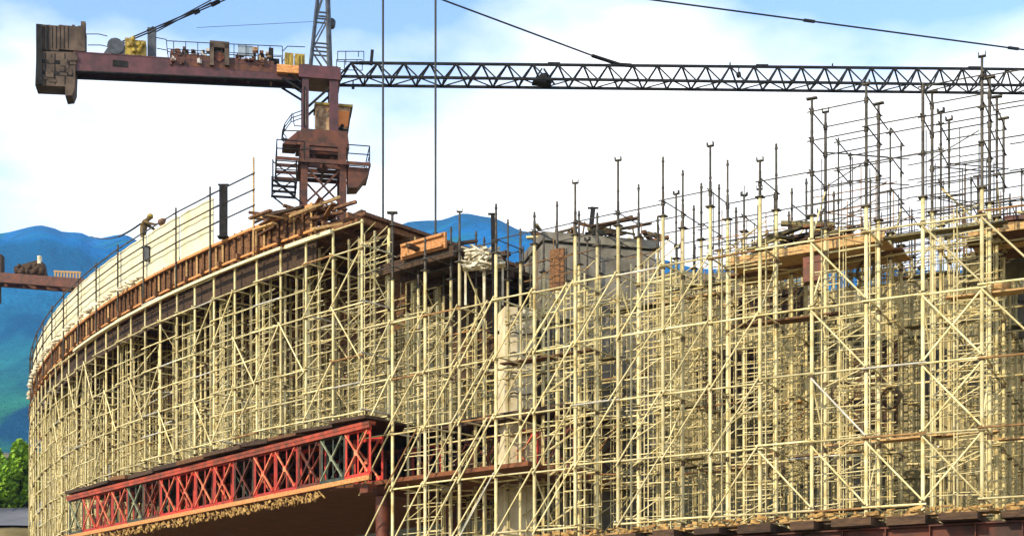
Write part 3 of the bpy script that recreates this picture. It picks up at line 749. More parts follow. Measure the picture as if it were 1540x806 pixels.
# mast
for sx in (-1, 1):
    for sy in (-1, 1):
        b = MB(); b.box((sx*w, sy*w, zP/2), (.34, .34, zP)); cp(b, 'mast_leg', M['mast'])
b = MB(); nb = 13; hh = zP/nb
for i in range(nb):
    for (ax, s_) in ((0, -1), (0, 1), (1, -1), (1, 1)):
        def q(u, z): return (u, s_*w, z) if ax == 0 else (s_*w, u, z)
        b.bar(q(-w, i*hh+.1), q(w, (i+1)*hh-.1), .09); b.bar(q(w, i*hh+.1), q(-w, (i+1)*hh-.1), .09); b.bar(q(-w, i*hh+.05), q(w, i*hh+.05), .1)
cp(b, 'mast_bracing', M['mast'])
b = MB(); b.box((0, 0, .3), (4, 4, .6)); cp(b, 'foundation', M['conc'])
# collar platform
pl = MB()
for yy in (-1.4, -.7, 0, .7, 1.4): pl.box((.0, yy, zP), (2.5, .12, .2))
for xx in (-1.2, 0, 1.2): pl.box((xx, 0, zP), (.14, 2.9, .17))
platf = cp(pl, 'platform', M['mast'])
b = MB(); b.prism([(1.25, zP-.1), (2.35, zP-.1), (2.35, zP-.35), (1.75, zP-1.15), (1.25, zP-1.2)], 1.0, Matrix.Translation((0, -.7, 0))); cp(b, 'climbing_bracket', M['mast'])
z1 = cu(485, 231).z
for (xa, xb) in ((1.2, 2.35), (-2.4, -1.0)):
    rl_ = MB()
    for sy in (-1.45, 1.45):
        for z in (zP+.5, z1): rl_.tube((xa, sy, z), (xb, sy, z), .03, 5)
        for xx in (xa, xb): rl_.tube((xx, sy, zP), (xx, sy, z1), .03, 5)
    xx = xb if xb > 0 else xa
    for z in (zP+.5, z1): rl_.tube((xx, -1.45, z), (xx, 1.45, z), .03, 5)
    cp(rl_, 'platform_railing', M['black'])
for (xa, xb) in ((1.27, 2.37), (-2.42, -1.27)):
    b = MB()
    for yy in (-1.45, -.5, .5, 1.45): b.bar((xa, yy, zP), (xb, yy, zP), .08, .16)
    for xx in (xa, xb): b.bar((xx, -1.45, zP), (xx, 1.45, zP), .08, .14)
    cp(b, 'side_platform', M['mast'])
zl = cu(420, 284).z; b = MB()
for yy in (-1.2, -.4, .4, 1.2): b.bar((-2.65, yy, zl), (-1.35, yy, zl), .07, .12)
for xx in (-2.6, -1.4): b.bar((xx, -1.2, zl), (xx, 1.2, zl), .07, .12)
for xx in (-2.6, -1.4):
    for yy in (-1.2, 1.2):
        b.bar((xx, yy, zl), (xx, yy, zP), .07); b.bar((-2.6, yy, zl+.02), (-1.1, yy, zl-1.1), .07)
for yy in (-1.2, 1.2): b.bar((-2.6, yy, zl+.1), (-1.4, yy, zP-.1), .05); b.bar((-2.6, yy, zP-.1), (-1.4, yy, zl+.1), .05)
cp(b, 'lower_platform', M['black'])
# slewing section
b = MB(); zm = zS-.85
for sx in (-1, 1):
    for sy in (-1, 1): b.box((sx*.95, sy*.95, (zP+zm)/2+.03), (.42, .42, zm-zP-.08))
b.box((0, 0, zm-.2), (2.4, 1.5, .4)); b.prism([(-1.4, zm), (1.35, zm), (1.25, zS), (-1.15, zS)], 1.7)
b.prism([(-2.1, zm+.05), (-1.42, zm+.05), (-1.2, zS-.08), (-1.32, zS-.08)], 1.3)
cp(b, 'slewing_ring', M['mast'])
b = MB(); b.tube((0, 0, zP+.2), (0, 0, zm-.6), .35, 10); b.tube((-.5, -.5, zP+.1), (-.5, -.5, zP+.7), .2, 8); b.tube((.5, -.4, zP+.1), (.5, -.4, zP+.6), .22, 8); b.bar((-1, -1, zP+.75), (1, -1, zP+.75), .16); cp(b, 'slewing_motor', M['mast'])
# upper tower (turntable frame) with cab
u0, u1 = -.92, .55
for sx in (u0, u1):
    for sy in (-.6, .6):
        b = MB(); b.box((sx, sy, (zS+zTop)/2), (.34 if sx < 0 else .46, .3, zTop-zS)); cp(b, 'upper_leg', M['maroon'])
b = MB(); b.box(((u0+u1)/2, 0, (zT+zTop)/2-.05), (u1-u0+.7, 1.7, zTop-zT-.05)); cp(b, 'upper_frame', M['maroon'])
b = MB()
for sy in (-.6, .6): b.bar((u0+.1, sy, zS+1.2), (u1-.1, sy, zT-.25), .1); b.bar((u0-.05, sy-.19, zS+.1), (u0-.05, sy-.19, zT-.5), .08)
cp(b, 'frame_brace', M['black'])
b = MB(); b.bar((u0-.02, -.78, zS+.12), (u0-.02, -.78, zT-.7), .07); cp(b, 'conduit', M['beige'])
zc0 = cu(515, 214).z; zc1 = cu(515, 160).z
b = MB(); b.prism([(-.35, zc0+.15), (1.28, zc0+.15), (1.5, zc1-.08), (-.35, zc1-.08)], 1.3, Matrix.Translation((0, .55, 0))); cab = cp(b, 'cab', M['beige'])
b = MB(); b.prism([(.82, zc0+.75), (1.32, zc0+.75), (1.41, zc1-.3), (.82, zc1-.3)], .04, Matrix.Translation((0, -.125, 0))); b.build('side_panel', M['cab'], cab)
b = MB(); b.prism([(1.0, zc0+.0), (1.27, zc0+.0), (1.3, zc0+.42), (.8, zc0+.42)], .05, Matrix.Translation((0, -.13, 0))); b.build('window', M['glass'], cab)
b = MB(); b.box((.58, .55, zc1-.02), (2.0, 1.5, .12)); b.build('cab_roof', M['yellow'], cab)
b = MB(); b.bar((1.27, -.14, zc0+.15), (1.5, -.14, zc1-.1), .06); b.bar((.8, -.14, zc0+.6), (1.34, -.14, zc0+.6), .08); b.tube((.95, -.16, zc0+.62), (1.05, -.16, zc0+.85), .09, 6); b.build('window_frame', M['black'], cab)
# left ladder hoops
b = MB()
pa = [cu(455, 172, -.5), cu(438, 178, -.5), cu(428, 192, -.5), cu(424, 204, -.5), cu(430, 212, -.5)]
for off in (0, .5, 1.0): b.path([p+Vector((0, off, 0)) for p in pa], .025, 5)
b.path([cu(424, 202, -.5), cu(456, 203, -.5)], .03, 5); b.path([cu(440, 178, -.5), cu(442, 195, -.5), cu(455, 196, -.5)], .025, 5); b.path([cu(427, 214, -.4), cu(432, 222, -.4)], .05, 5); b.bar(cu(423, 214, -.4), cu(436, 216, -.4), .12)
for q in range(5): b.path([pa[q], pa[q]+Vector((0, 1, 0))], .025, 5)
cp(b, 'ladder_cage', M['black'])
# tower head (A-frame)
apex = Vector((cu(488, -66).x, 0, zA))
b = MB(); bl = []
for sx, t_ in ((cu(466, 108).x, .15), (cu(496, 108).x, .17)):
    for sy in (-.55, .55):
        b.bar((sx, sy, zTop-.1), apex+Vector((-.12 if sx < 0 else .1, sy*.25, 0)), t_)
def hl(py, side):
    t_ = (cu(485, py).z-zTop)/(zA-zTop); s0 = cu(466, 108).x if side < 0 else cu(496, 108).x
    return Vector((s0+(apex.x-s0)*t_, 0, cu(485, py).z)), .55*(1-.75*t_)
for py in (72, 78, 30, 24, -20):
    a, wa = hl(py, -1); c, wc = hl(py, 1)
    for s_ in (-1, 1): b.bar(a+Vector((0, s_*wa, 0)), c+Vector((0, s_*wc, 0)), .07)
for (p0, s0, p1, s1) in ((74, -1, 108, 1), (70, -1, 28, 1), (24, -1, -20, 1), (74, -1, 110, .6)):
    a, wa = hl(p0, s0); c, wc = hl(p1, 1)
    for s_ in (-1, 1): b.bar(a+Vector((0, s_*wa, 0)), c+Vector((0, s_*wc, 0)), .06)
b.box(apex, (.5, .6, .4)); a, wa = hl(35, 1); b.tube(a+Vector((.2, -.2, 0)), a+Vector((.2, .2, 0)), .22, 10)
cp(b, 'tower_head', M['blue'])
# counter jib
b = MB()
tL, bL, tR, bR = cu(112, 85), cu(112, 112), cu(458, 108), cu(458, 127)
for off in (-.36, .36):
    b.prism([(tL.x, tL.z), (tR.x, tR.z), (bR.x, bR.z), (bL.x, bL.z)], .16, Matrix.Translation((0, off, 0)))
for q in range(10):
    t_ = (q+.5)/10; p = tL.lerp(bR, t_); b.bar((p.x, -.28, p.z-.15), (p.x, .28, p.z-.15), .12)
cj = cp(b, 'counter_jib', M['maroon'])
b = MB(); p = cu(182, 102); b.box((p.x, -.45, p.z), (.75, .03, .32)); b.build('side_opening', M['black'], cj)
b = MB(); b.bar((tL.x, -.36, tL.z+.03), (tR.x, -.36, tR.z+.03), .2, .06); b.bar((tL.x, .36, tL.z+.03), (tR.x, .36, tR.z+.03), .2, .06); b.build('top_flange', M['maroon'], cj)
b = MB(); b.bar((bL.x, -.36, bL.z-.03), (bR.x, -.36, bR.z-.03), .24, .06); b.bar((bL.x, .36, bL.z-.03), (bR.x, .36, bR.z-.03), .24, .06); b.build('bottom_flange', M['black'], cj)
def cbox(x0, y0, x1, y1, off, dep, mi=0, bld=None):
    a = cu(x0, y1); c = cu(x1, y0); b_ = bld or MB(); b_.box(((a.x+c.x)/2, off, (a.z+c.z)/2), (abs(c.x-a.x), dep, abs(c.z-a.z)), mi=mi); return b_
# counterweight blocks
b = cbox(60, 46, 90, 81, 0, 1.0); cbox(90, 48, 129, 81, 0, 1.02, 0, b)
for q in range(6): cbox(74+q*9, 44+(q % 2)*1.5, 78+q*9, 50, 0, .9, 0, b)
cbox(123, 39, 130, 60, -.3, .3, 0, b)
cp(b, 'upper_ballast', M['ballast'])
b = MB(); pts = [cu(57, 84), cu(116, 86), cu(114, 140), cu(110, 150), cu(100, 151), cu(100, 137), cu(55, 135)]
b.prism([(p.x, p.z) for p in pts], 1.06); 
for q in range(16):
    p = cu(random.uniform(60, 113), random.uniform(90, 132)); b.box((p.x, -.54, p.z), (random.uniform(.1, .4), .05, random.uniform(.08, .3)))
cp(b, 'lower_ballast', M['ballast'])
b = MB()
for x0 in (70, 84, 99): cbox(x0, 88, x0+1.2, 134, -.535, .03, 0, b)
for y0 in (100, 117): cbox(59, y0, 112, y0+1.2, -.54, .03, 0, b)
for q in range(8): cbox(62+q*6, 47, 63+q*6, 80, -.515, .03, 0, b)
cp(b, 'ballast_seam', M['black'])
b = cbox(57, 46, 66, 135, -.6, .12); cbox(72, 46, 74, 84, -.55, .1, 0, b); cp(b, 'ballast_frame', M['black'])
# gear on the counter jib
b = MB(); p = cu(175, 76); b.tube((p.x, -.5, p.z), (p.x, .5, p.z), .42, 12); b.prism([(p.x-.6, p.z-.42), (p.x+.55, p.z-.42), (p.x+.42, p.z+.25), (p.x-.1, p.z+.38)], .9); cp(b, 'hoist_motor', M['blue'])
b = MB(); cbox(189, 64, 203, 88, 0, .9, 0, b); cbox(203, 67, 220, 88, 0, .8, 0, b); p = cu(200, 62)
for q in range(8): b.lump((p.x+random.uniform(-.3, .7), -.45, p.z-random.uniform(.1, .8)), .14, jit=.3)
cp(b, 'gearbox', M['yellow'])
b = cbox(222, 44, 235, 88, 0, .25); cp(b, 'tie_post', M['blue'])
b = MB()
def rail(pts, off=-.6, r=.022):
    b.path([cu(x, y, off) for x, y in pts], r, 5)
for off in (-.62, .62):
    rail([(130, 60), (150, 60), (163, 63)], off); rail([(235, 65), (251, 68), (253, 90)], off); rail([(252, 70), (330, 74), (424, 78), (425, 108)], off); rail([(252, 82), (424, 92)], off, .018)
    for xx in range(262, 424, 18): rail([(xx, 71+(xx-262)*.04), (xx, 92+(xx-252)*.09)], off, .02)
    rail([(424, 86), (432, 78), (458, 79)], off)
cp(b, 'railing', M['black'])
b = MB()
for q in range(34):
    x0 = random.uniform(255, 312); y0 = random.uniform(74, 98); cbox(x0, y0, x0+random.uniform(2, 9), y0+random.uniform(2, 7), random.uniform(-.5, .3), .3, 0, b)
cbox(254, 101, 314, 104, 0, .8, 0, b); cp(b, 'winch_frame', M['pale'])
b = MB()
for q in range(26):
    x0 = random.uniform(255, 312); y0 = random.uniform(76, 98); cbox(x0, y0, x0+random.uniform(2, 6), y0+random.uniform(2, 8), random.uniform(-.56, .3), .3, 0, b)
for q in range(20):
    x0 = random.uniform(348, 404); y0 = random.uniform(80, 102); cbox(x0, y0, x0+random.uniform(2, 6), y0+random.uniform(2, 7), random.uniform(-.56, .2), .3, 0, b)
cbox(256, 98, 412, 103, -.3, .3, 0, b); cp(b, 'winch_gear', M['mast'])
b = MB(); cbox(316, 73, 322, 106, -.2, .9, 0, b); cbox(338, 75, 345, 106, -.2, .9, 0, b); cbox(316, 72, 345, 79, -.2, .9, 0, b); p = cu(330, 92)
b.tube((p.x, -.45, p.z), (p.x, .5, p.z), .36, 12); cp(b, 'winch_housing', M['ballast'])
b = MB(); b.tube((p.x, -.5, p.z), (p.x, -.44, p.z), .24, 12); cp(b, 'winch_drum', M['redbrown'])
b = cbox(358, 77, 381, 90, -.5, .1); cp(b, 'control_panel', M['glass'])
b = MB()
for q in range(20):
    x0 = random.uniform(346, 404); y0 = random.uniform(78, 102); cbox(x0, y0, x0+random.uniform(2, 9), y0+random.uniform(2, 5), random.uniform(-.5, .2), .3, 0, b)
cbox(347, 106, 414, 109, 0, .8, 0, b); cp(b, 'electric_rack', M['beige'])
b = MB(); cbox(404, 77, 411, 106, 0, .7, 0, b); cbox(411, 92, 420, 106, 0, .5, 0, b); cp(b, 'resistor_box', M['black'])
b = MB(); cbox(428, 86, 441, 110, 0, .9, 0, b); cbox(443, 87, 458, 112, 0, .8, 0, b)
for xx in (431, 436, 447, 452): cbox(xx, 88, xx+2, 108, -.46, .05, 0, b)
cp(b, 'yellow_cabinet', M['yellow'])
b = cbox(416, 110, 459, 118, -.3, 1.0); cp(b, 'cabinet_base', M['orange'])
b = MB()
for off in (-.6, .6):
    b.bar(cu(424, 125, off), cu(458, 146, off), .09); b.bar(cu(432, 118, off), cu(460, 136, off), .07)
cp(b, 'jib_strut', M['black'])
# jib
P0t, P1t = cu(528, 95), cu(1476, 104)
P0b, P1b = cu(510, 122), cu(1476, 134)
Lj = P1t.x; bay = 1.40; nB = 34
def jt(u): t_ = (u-P0t.x)/(P1t.x-P0t.x); return Vector((u, 0, P0t.z+(P1t.z-P0t.z)*t_))
def jb(u, s_): t_ = (u-P0b.x)/(P1b.x-P0b.x); return Vector((u, s_*.55, P0b.z+(P1b.z-P0b.z)*t_))
ue = P0t.x+bay*nB
jc = MB(); jc.bar(jt(P0t.x-.05), jt(ue), .12)
for s_ in (-1, 1): jc.bar(jb(P0b.x-.1, s_), jb(ue+.6, s_), .12)
jib = cp(jc, 'jib', M['black'])
b = MB()
for i in range(nB+1):
    u = P0t.x+bay*i
    for s_ in (-1, 1):
        b.bar(jt(u), jb(u-bay*.5, s_), .075)
        if i < nB: b.bar(jt(u), jb(u+bay*.5, s_), .075)
    b.bar(jb(u-bay*.5, -1), jb(u-bay*.5, 1), .06)
    if i < nB: b.bar(jb(u-bay*.5, -1 if i % 2 else 1), jb(u+bay*.5, 1 if i % 2 else -1), .05)
b.build('lacing', M['black'], jib)
b = MB(); p = cu(815, 122)
b.box((p.x, 0, jb(p.x, 0).z+.04), (1.0, .6, .14)); b.lump((p.x+.1, 0, jb(p.x, 0).z+.3), .3, (1, 1, .9), 8, 6, .1)
b.bar((p.x-.5, 0, jb(p.x, 0).z), (p.x, 0, jb(p.x, 0).z+.8), .08); b.bar((p.x+.7, 0, jb(p.x, 0).z), (p.x+.1, 0, jb(p.x, 0).z+.8), .08)
cp(b, 'trolley_winch', M['black'])
b = MB()
for off in (-.5, .5):
    b.path([cu(507, 100, off), cu(507, 84, off), cu(546, 84, off), cu(546, 100, off), cu(507, 99, off)], .022, 5); b.path([cu(519, 84, off), cu(519, 104, off)], .022, 5); b.path([cu(538, 84, off), cu(538, 92, off)], .022, 5)
cp(b, 'jib_foot_railing', M['black'])
b = MB(); b.bar(cu(558, 98), cu(560, 76), .16, .16); b.bar(jt(cu(540, 96).x), jt(cu(560, 96).x), .14); cp(b, 'warning_stub', M['black'])
b = MB(); p = cu(531, 131); b.bar(jb(p.x, 0), (p.x, 0, p.z-.1), .07); b.box((p.x, 0, p.z), (.15, .15, .2)); b.lump((cu(1111, 110).x, 0, cu(1111, 113).z), .16); b.bar(jt(cu(1111, 105).x), cu(1111, 112), .05)
for xx in (1098, 1252): b.bar(jt(cu(xx, 100).x), jt(cu(xx, 100).x)+Vector((0, 0, .22)), .06)
for xx in (833, 1146, 1465): b.bar(jt(cu(xx-9, 100).x)+Vector((0, 0, .05)), jt(cu(xx+9, 100).x)+Vector((0, 0, .05)), .14)
cp(b, 'jib_fitting', M['black'])
# pendants
pt = jt(cu(936, 100).x)
b = MB(); b.tube(apex, cu(896, 86), .05, 6); b.bar(cu(890, 84, -.08), pt+Vector((0, -.08, 0)), .09); b.bar(cu(890, 84, .08), pt+Vector((0, .08, 0)), .09); b.bar(pt-Vector((.4, 0, -.02)), pt+Vector((.5, 0, .04)), .16); cp(b, 'inner_tie', M['black'])
far_end = cu(1560, 78)
dirv = (far_end-apex)/far_end.x
ez = jt(ue-1.5)
b = MB(); b.tube(apex, far_end, .05, 6); b.tube(far_end, ez, .05, 6)
for xx in (1212, 1520):
    k_ = cu(xx, 30).x; t_ = k_/far_end.x; a = apex.lerp(far_end, t_-.004); c = apex.lerp(far_end, t_+.012); b.bar(a, c, .13)
cp(b, 'outer_tie', M['black'])
b = MB()
for off in (-.12, .12):
    o_ = Vector((0, off, 0)); 
    b.tube(apex+o_, cu(335, 0)+o_, .035, 5); b.tube(cu(335, 0)+o_, cu(183, 65)+o_, .035, 5); b.tube(cu(318, 2)+o_-Vector((0, 0, .0)), cu(222, 47)+o_-Vector((0, 0, .22)), .03, 5)
for (x0, y0, x1, y1) in ((292, 20, 300, 16), (318, 8, 330, 2), (222, 48, 232, 43)): b.bar(cu(x0, y0), cu(x1, y1), .2, .16)
cp(b, 'rear_tie', M['black'])
b = MB(); b.tube(cu(296, 42), cu(472, 33), .012, 4); cp(b, 'signal_wire', M['rope'])
# hoist ropes hanging in front
for px, yb, lab in ((576, 352, 'left of two long vertical wire ropes hanging down to the deck end'), (655, 360, 'right of two long vertical wire ropes hanging down to the deck end')):
    p = at(px, yb, 52); b = MB(); b.tube(p, (p.x, p.y, 62), .040, 6); b.tube(p-Vector((0, 0, .15)), p+Vector((0, 0, .25)), .09, 7); b.box(p-Vector((0, 0, .2)), (.3, .2, .12))
    tag(b.build('wire_rope', M['rope']), lab, 'rope', 'long vertical wire ropes')

# ------------------------------------------------------------------ second crane at the left edge, far off
g = thing('tower_crane', 'distant brown crane counter jib with winch heap crossing the blue mountain at left', 'crane', (-48.0, 118, ground_h(-48, 118)))
go = Matrix.Translation(-g.location); YB = 118
def gp(b_, name, m):
    x = b_.build(name, m, g); x.matrix_parent_inverse = go
b = MB()
for off in (-.7, .7): b.bar(at(-60, 416, YB)+Vector((0, off, 0)), at(135, 431, YB)+Vector((0, off, 0)), .25, .8)
for q in range(8): p = at(-50+24*q, 412+1.6*q, YB); b.bar(p+Vector((0, -.6, 0)), p+Vector((0, .6, 0)), .2)
gp(b, 'counter_jib', M['redbrown'])
b = MB(); pts = [(24, 412), (24, 404), (40, 399), (58, 394), (66, 396), (70, 416)]
b.prism([(at(x, y, YB).x, at(x, y, YB).z) for x, y in pts], 1.0, Matrix.Translation((0, YB, 0)))
for q in range(22): b.lump(at(random.uniform(26, 66), random.uniform(398, 410), YB-.5), random.uniform(.12, .28), jit=.35)
gp(b, 'winch', M['woodd'])
b = MB(); p = at(62, 392, YB); b.tube((p.x, YB-.4, p.z-.4), (p.x, YB-.4, p.z+.25), .2, 8); gp(b, 'pale_drum', M['plaster'])
b = MB()
for q in range(9):
    xx = 83+q*4.6; b.bar(at(xx, 421+q*.2, YB-.75), at(xx, 408+q*.2, YB-.75), .12)
b.bar(at(81, 408, YB-.75), at(122, 410, YB-.75), .14); b.bar(at(81, 419, YB-.75), at(122, 422, YB-.75), .14); gp(b, 'slatted_guard', M['woodl'])
b = MB()
mx0, mx1 = at(-90, 400, YB).x, at(-34, 400, YB).x
b.box((at(2.5, 400, YB).x, YB-.4, at(2, 408, YB).z), (.5, .8, 2.4)); b.box((at(0, 440, YB).x, YB-.4, at(2, 443, YB).z), (.3, .6, 1.6))
for xx in (mx0, mx1):
    for yy in (YB-1.2, YB+1.2): b.bar((xx, yy, g.location.z), (xx, yy, at(0, 388, YB).z), .3)
zz = g.location.z
while zz < at(0, 395, YB).z-1.5:
    for yy in (YB-1.2, YB+1.2): b.bar((mx0, yy, zz), (mx1, yy, zz+2.4), .12); b.bar((mx1, yy, zz), (mx0, yy, zz+2.4), .12)
    zz += 2.4
gp(b, 'mast', M['woodd'])

# ------------------------------------------------------------------ worker on the deck edge with a rope
wp = arc(53.3, 0.75, at(217, 348, 61.6).z); feet = wp.z-0.62
b = MB(); b.box((0, 0, -.3), (1.6, .9, .05)); 
for sx in (-.7, .7):
    for sy in (-.35, .35): b.bar((sx, sy, -.3), (sx*1.1, sy*1.1, 18.2-feet), .08)
tb = tag(b.build('trestle', M['wood'], None, (wp.x, wp.y, feet+.27), -R_(53.3)), 'timber trestle behind the cream screens under the worker', 'trestle')
def person():
    root = thing('person', 'worker in brown work clothes bending over the deck guard rail with arms reaching right', 'person', (wp.x, wp.y, feet))
    # joints: x to the right, z up, metres from the feet
    J = [(0, 0, .92), (.0, 0, 1.14), (.02, 0, 1.36), (.16, 0, 1.50), (.27, 0, 1.60), (.36, 0, 1.68),      # pelvis, waist, chest, neck, head
         (-.02, -.10, .86), (.02, -.11, .48), (-.02, -.12, .08), (.12, -.12, .03),
         (-.02, .10, .86), (.02, .11, .48), (-.02, .12, .08), (.12, .12, .03),
         (.08, -.19, 1.38), (.34, -.22, 1.27), (.60, -.20, 1.24), (.70, -.20, 1.27),
         (.08, .19, 1.38), (.33, .2, 1.22), (.52, .14, 1.08), (.58, .12, 1.02)]
    E_ = [(0,1),(1,2),(2,3),(3,4),(4,5),(0,6),(6,7),(7,8),(8,9),(0,10),(10,11),(11,12),(12,13),(2,14),(14,15),(15,16),(16,17),(2,18),(18,19),(19,20),(20,21)]
    rad = [.14,.135,.15,.065,.105,.09,.095,.065,.05,.045,.095,.065,.05,.045,.075,.055,.042,.04,.075,.055,.042,.04]
    me = bpy.data.meshes.new('body'); me.from_pydata(J, E_, []); me.materials.append(M['cloth'])
    o = put('body', me, root)
    sk = o.modifiers.new('skin', 'SKIN'); sk.use_smooth_shade = True
    for i, r in enumerate(rad): r *= 1.0 if i == 5 else 1.22; me.skin_vertices[0].data[i].radius = (r, r)
    me.skin_vertices[0].data[0].use_root = True
    o.modifiers.new('sub', 'SUBSURF').levels = 2; o.modifiers['sub'].render_levels = 2
    b = MB(); b.lump((.31, 0, 1.67), .125, (1.1, 1, .95), 12, 8, 0); b.tube((.30, 0, 1.63), (.31, 0, 1.65), .15, 12); b.build('hard_hat', M['yellow'], root)
    b = MB()
    for (hx, hy, hz) in ((.72, -.2, 1.28), (.59, .12, 1.0)):
        b.lump((hx, hy, hz), .045, (1.2, .6, 1), 8, 6, .05)
        for q in range(4): b.path([(hx+.03, hy-.03+.02*q, hz), (hx+.09, hy-.03+.02*q, hz-.01), (hx+.11, hy-.03+.02*q, hz-.05)], .010, 5)
        b.path([(hx, hy-.04, hz+.01), (hx+.05, hy-.06, hz+.03)], .011, 5)
    b.build('hands', M['skin'], root)
person()
b = MB(); p = Vector((wp.x+.85, wp.y-.2, feet+1.33)); b.lump(p, .17, (1, .8, .85), 8, 6, .12); b.tube(p-Vector((.0, 0, .3)), p, .06, 6); b.box(p+Vector((.1, 0, .1)), (.18, .15, .12))
tag(b.build('tool_head', M['wood']), 'brown clamp tool held out in the worker\'s hand', 'tool')
b = MB()
a = Vector((wp.x-.1, wp.y-.1, feet+1.3)); c = at(136, 356, 72); pts = [a.lerp(c, q/12)-Vector((0, 0, .35*math.sin(PI*q/12))) for q in range(13)]
for q in range(12): b.tube(pts[q], pts[q+1], .045 if q < 5 else .025, 5)
tag(b.build('slack_rope', M['rope']), 'dark slack rope running left from the worker to the far deck', 'rope')
b = MB(); p = at(221, 382, 60.6); b.box(p, (.2, .15, .62)); b.box(p+Vector((0, 0, .3)), (.26, .2, .05)); tag(b.build('short_post', M['blue']), 'short dark post showing against the cream screen below the worker', 'post')

# ------------------------------------------------------------------ shrubs on the left bank
def shrub(px, Y, h, w_, n, label):
    X = (px-770)/F*Y; gz = ground_h(X, Y)
    root = thing('shrub', label, 'shrub', (X, Y, gz), 0, 'green shrubs on the left bank')
    b = MB()
    for q in range(7):
        a = random.uniform(0, 2*PI); b.tube((0, 0, -.2), (math.cos(a)*w_*.35, math.sin(a)*w_*.35, h*.7), .09, 6, r1=.03)
    b.build('stem', M['bark'], root)
    b = MB(); cl = []
    for q in range(70):
        a = random.uniform(0, 2*PI); rr = math.sqrt(random.random()); zc = random.random()
        lim = math.sin(min(1, .25+zc*.85)*PI)**.6
        cl.append((math.cos(a)*rr*w_*.5*lim, math.sin(a)*rr*w_*.5*lim, h*(.06+.9*zc), random.uniform(.35, .8)))
    for q in range(n):
        cx, cy, cz, cr = random.choice(cl)
        d = Vector((random.gauss(0, 1), random.gauss(0, 1), random.gauss(0, .8))); d.normalize(); d *= cr*random.random()**.4
        c = Vector((cx, cy, cz))+d; s_ = random.uniform(.14, .26)
        n1 = Vector((random.gauss(0, 1), random.gauss(0, 1), random.gauss(0, 1)+.6)).normalized(); t1 = n1.orthogonal().normalized(); t2 = n1.cross(t1)
        b.add([c-t1*s_, c+t2*s_*.6, c+t1*s_, c-t2*s_*.6], [(0, 1, 2, 3)])
    b.build('foliage', M['leaf'], root)
shrub(30, 124.6, 5.8, 6.2, 11000, 'bright green shrub on the bank touching the left end of the scaffold')
shrub(-8, 124.4, 5.2, 6.0, 11000, 'bright green shrub on the bank at the left edge of the picture')
shrub(-75, 128, 5.0, 5.5, 4000, 'bright green shrub on the bank beyond the left edge')
shrub(70, 130, 5.0, 5.5, 4000, 'bright green shrub on the bank mostly hidden behind the scaffold end')

hz = bpy.data.materials.new('haze_air'); hz.use_nodes = True; hn = hz.node_tree
for n_ in list(hn.nodes):
    if n_.type == 'BSDF_PRINCIPLED': hn.nodes.remove(n_)
pv = hn.nodes.new('ShaderNodeVolumePrincipled'); pv.inputs['Color'].default_value = (0.42, 0.66, 1.0, 1); pv.inputs['Density'].default_value = HAZE
hn.links.new(pv.outputs[0], [n_ for n_ in hn.nodes if n_.type == 'OUTPUT_MATERIAL'][0].inputs['Volume'])
b = MB(); b.box((0, 950, 296.5), (7000, 2300, 607)); struct(b.build('haze', hz), 'stuff')
# ------------------------------------------------------------------ camera, sun, sky
cam = bpy.data.cameras.new('camera'); co = bpy.data.objects.new('camera', cam); col.objects.link(co); sc.camera = co
co.location = (0, 0, 0); co.rotation_euler = (PI/2, 0, 0)
cam.sensor_fit = 'HORIZONTAL'; cam.sensor_width = 36; cam.lens = 36*F/1540
cam.shift_x = 0; cam.shift_y = (HY-403)/1540
cam.clip_start = 0.5; cam.clip_end = 12000
to_sun = Vector((-0.62, -0.64, 0.48)).normalized()
sd = bpy.data.lights.new('sun', 'SUN'); so = bpy.data.objects.new('sun', sd); col.objects.link(so)
sd.energy = 2.3; sd.angle = R_(0.5); sd.color = (1.0, 0.86, 0.60)
so.rotation_euler = to_sun.to_track_quat('Z', 'Y').to_euler(); so.location = (-60, -40, 60)
wd = bpy.data.worlds.new('World'); sc.world = wd; wd.use_nodes = True
nt = wd.node_tree; N = nt.nodes; L = nt.links
for n_ in list(N): N.remove(n_)
out = N.new('ShaderNodeOutputWorld')
sky = N.new('ShaderNodeTexSky'); sky.sky_type = 'NISHITA'; sky.sun_disc = False
sky.air_density = 1.0; sky.dust_density = 0.2; sky.ozone_density = 2.5
sky.sun_elevation = math.asin(to_sun.z); sky.sun_rotation = math.atan2(to_sun.x, to_sun.y)
bg = N.new('ShaderNodeBackground'); bg.inputs['Strength'].default_value = 0.15; L.new(sky.outputs[0], bg.inputs['Color'])
bc = N.new('ShaderNodeBackground'); bc.inputs['Color'].default_value = (1.0, 1.0, 0.99, 1); bc.inputs['Strength'].default_value = 0.78
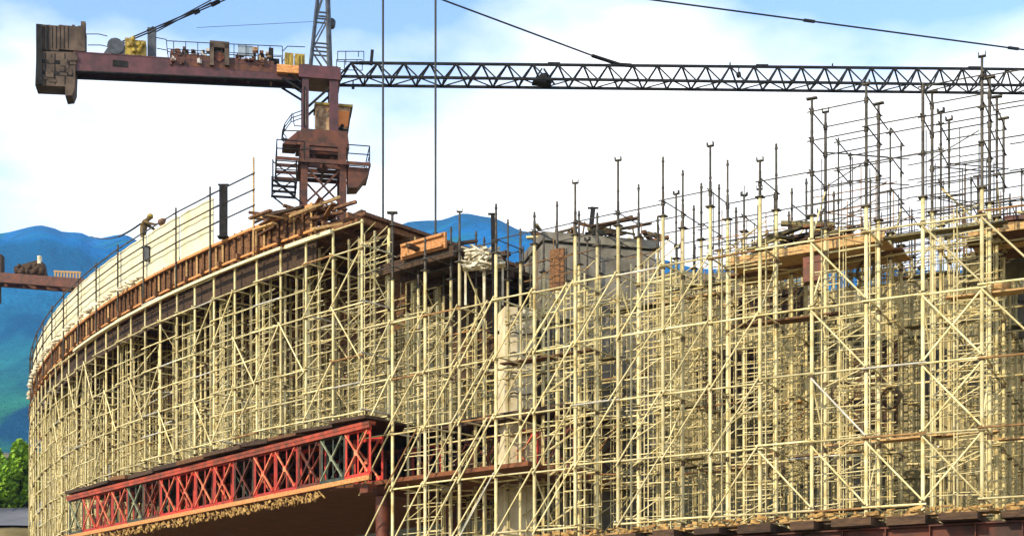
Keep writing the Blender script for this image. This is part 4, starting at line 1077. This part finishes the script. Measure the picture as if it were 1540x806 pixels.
tc = N.new('ShaderNodeTexCoord'); sx = N.new('ShaderNodeSeparateXYZ'); L.new(tc.outputs['Generated'], sx.inputs[0])
nz = N.new('ShaderNodeTexNoise'); nz.inputs['Scale'].default_value = 5.5; nz.inputs['Detail'].default_value = 7; nz.inputs['Roughness'].default_value = .5
mp = N.new('ShaderNodeMapping'); mp.inputs['Scale'].default_value = (1, 1, 2.2); mp.inputs['Location'].default_value = (3.1, 0.4, 0.2)
L.new(tc.outputs['Generated'], mp.inputs['Vector']); L.new(mp.outputs[0], nz.inputs['Vector'])
e1 = N.new('ShaderNodeMapRange'); e1.inputs['From Min'].default_value = .443; e1.inputs['From Max'].default_value = .355
L.new(sx.outputs['Z'], e1.inputs['Value'])
nn = N.new('ShaderNodeMapRange'); nn.inputs['From Min'].default_value = .3; nn.inputs['From Max'].default_value = .7; nn.inputs['To Min'].default_value = -.62; nn.inputs['To Max'].default_value = .6
L.new(nz.outputs['Fac'], nn.inputs['Value'])
ad = N.new('ShaderNodeMath'); ad.operation = 'ADD'; ad.use_clamp = True; L.new(e1.outputs[0], ad.inputs[0]); L.new(nn.outputs[0], ad.inputs[1])
lf = N.new('ShaderNodeMapRange'); lf.inputs['From Min'].default_value = -.24; lf.inputs['From Max'].default_value = -.34; lf.inputs['To Max'].default_value = -.55
L.new(sx.outputs['X'], lf.inputs['Value'])
a2 = N.new('ShaderNodeMath'); a2.operation = 'ADD'; L.new(nn.outputs[0], a2.inputs[0]); L.new(lf.outputs[0], a2.inputs[1]); L.new(a2.outputs[0], ad.inputs[1])
mx = N.new('ShaderNodeMixShader'); L.new(ad.outputs[0], mx.inputs[0]); L.new(bg.outputs[0], mx.inputs[1]); L.new(bc.outputs[0], mx.inputs[2])
L.new(mx.outputs[0], out.inputs['Surface'])
vs_ = sc.view_settings; sc.display_settings.display_device = 'sRGB'
vs_.view_transform = 'Standard'; vs_.look = 'None'; vs_.exposure = 1.2; vs_.gamma = 1.0; vs_.use_curve_mapping = False
sc.render.engine = 'CYCLES'; sc.cycles.max_bounces = 6; sc.cycles.use_denoising = True
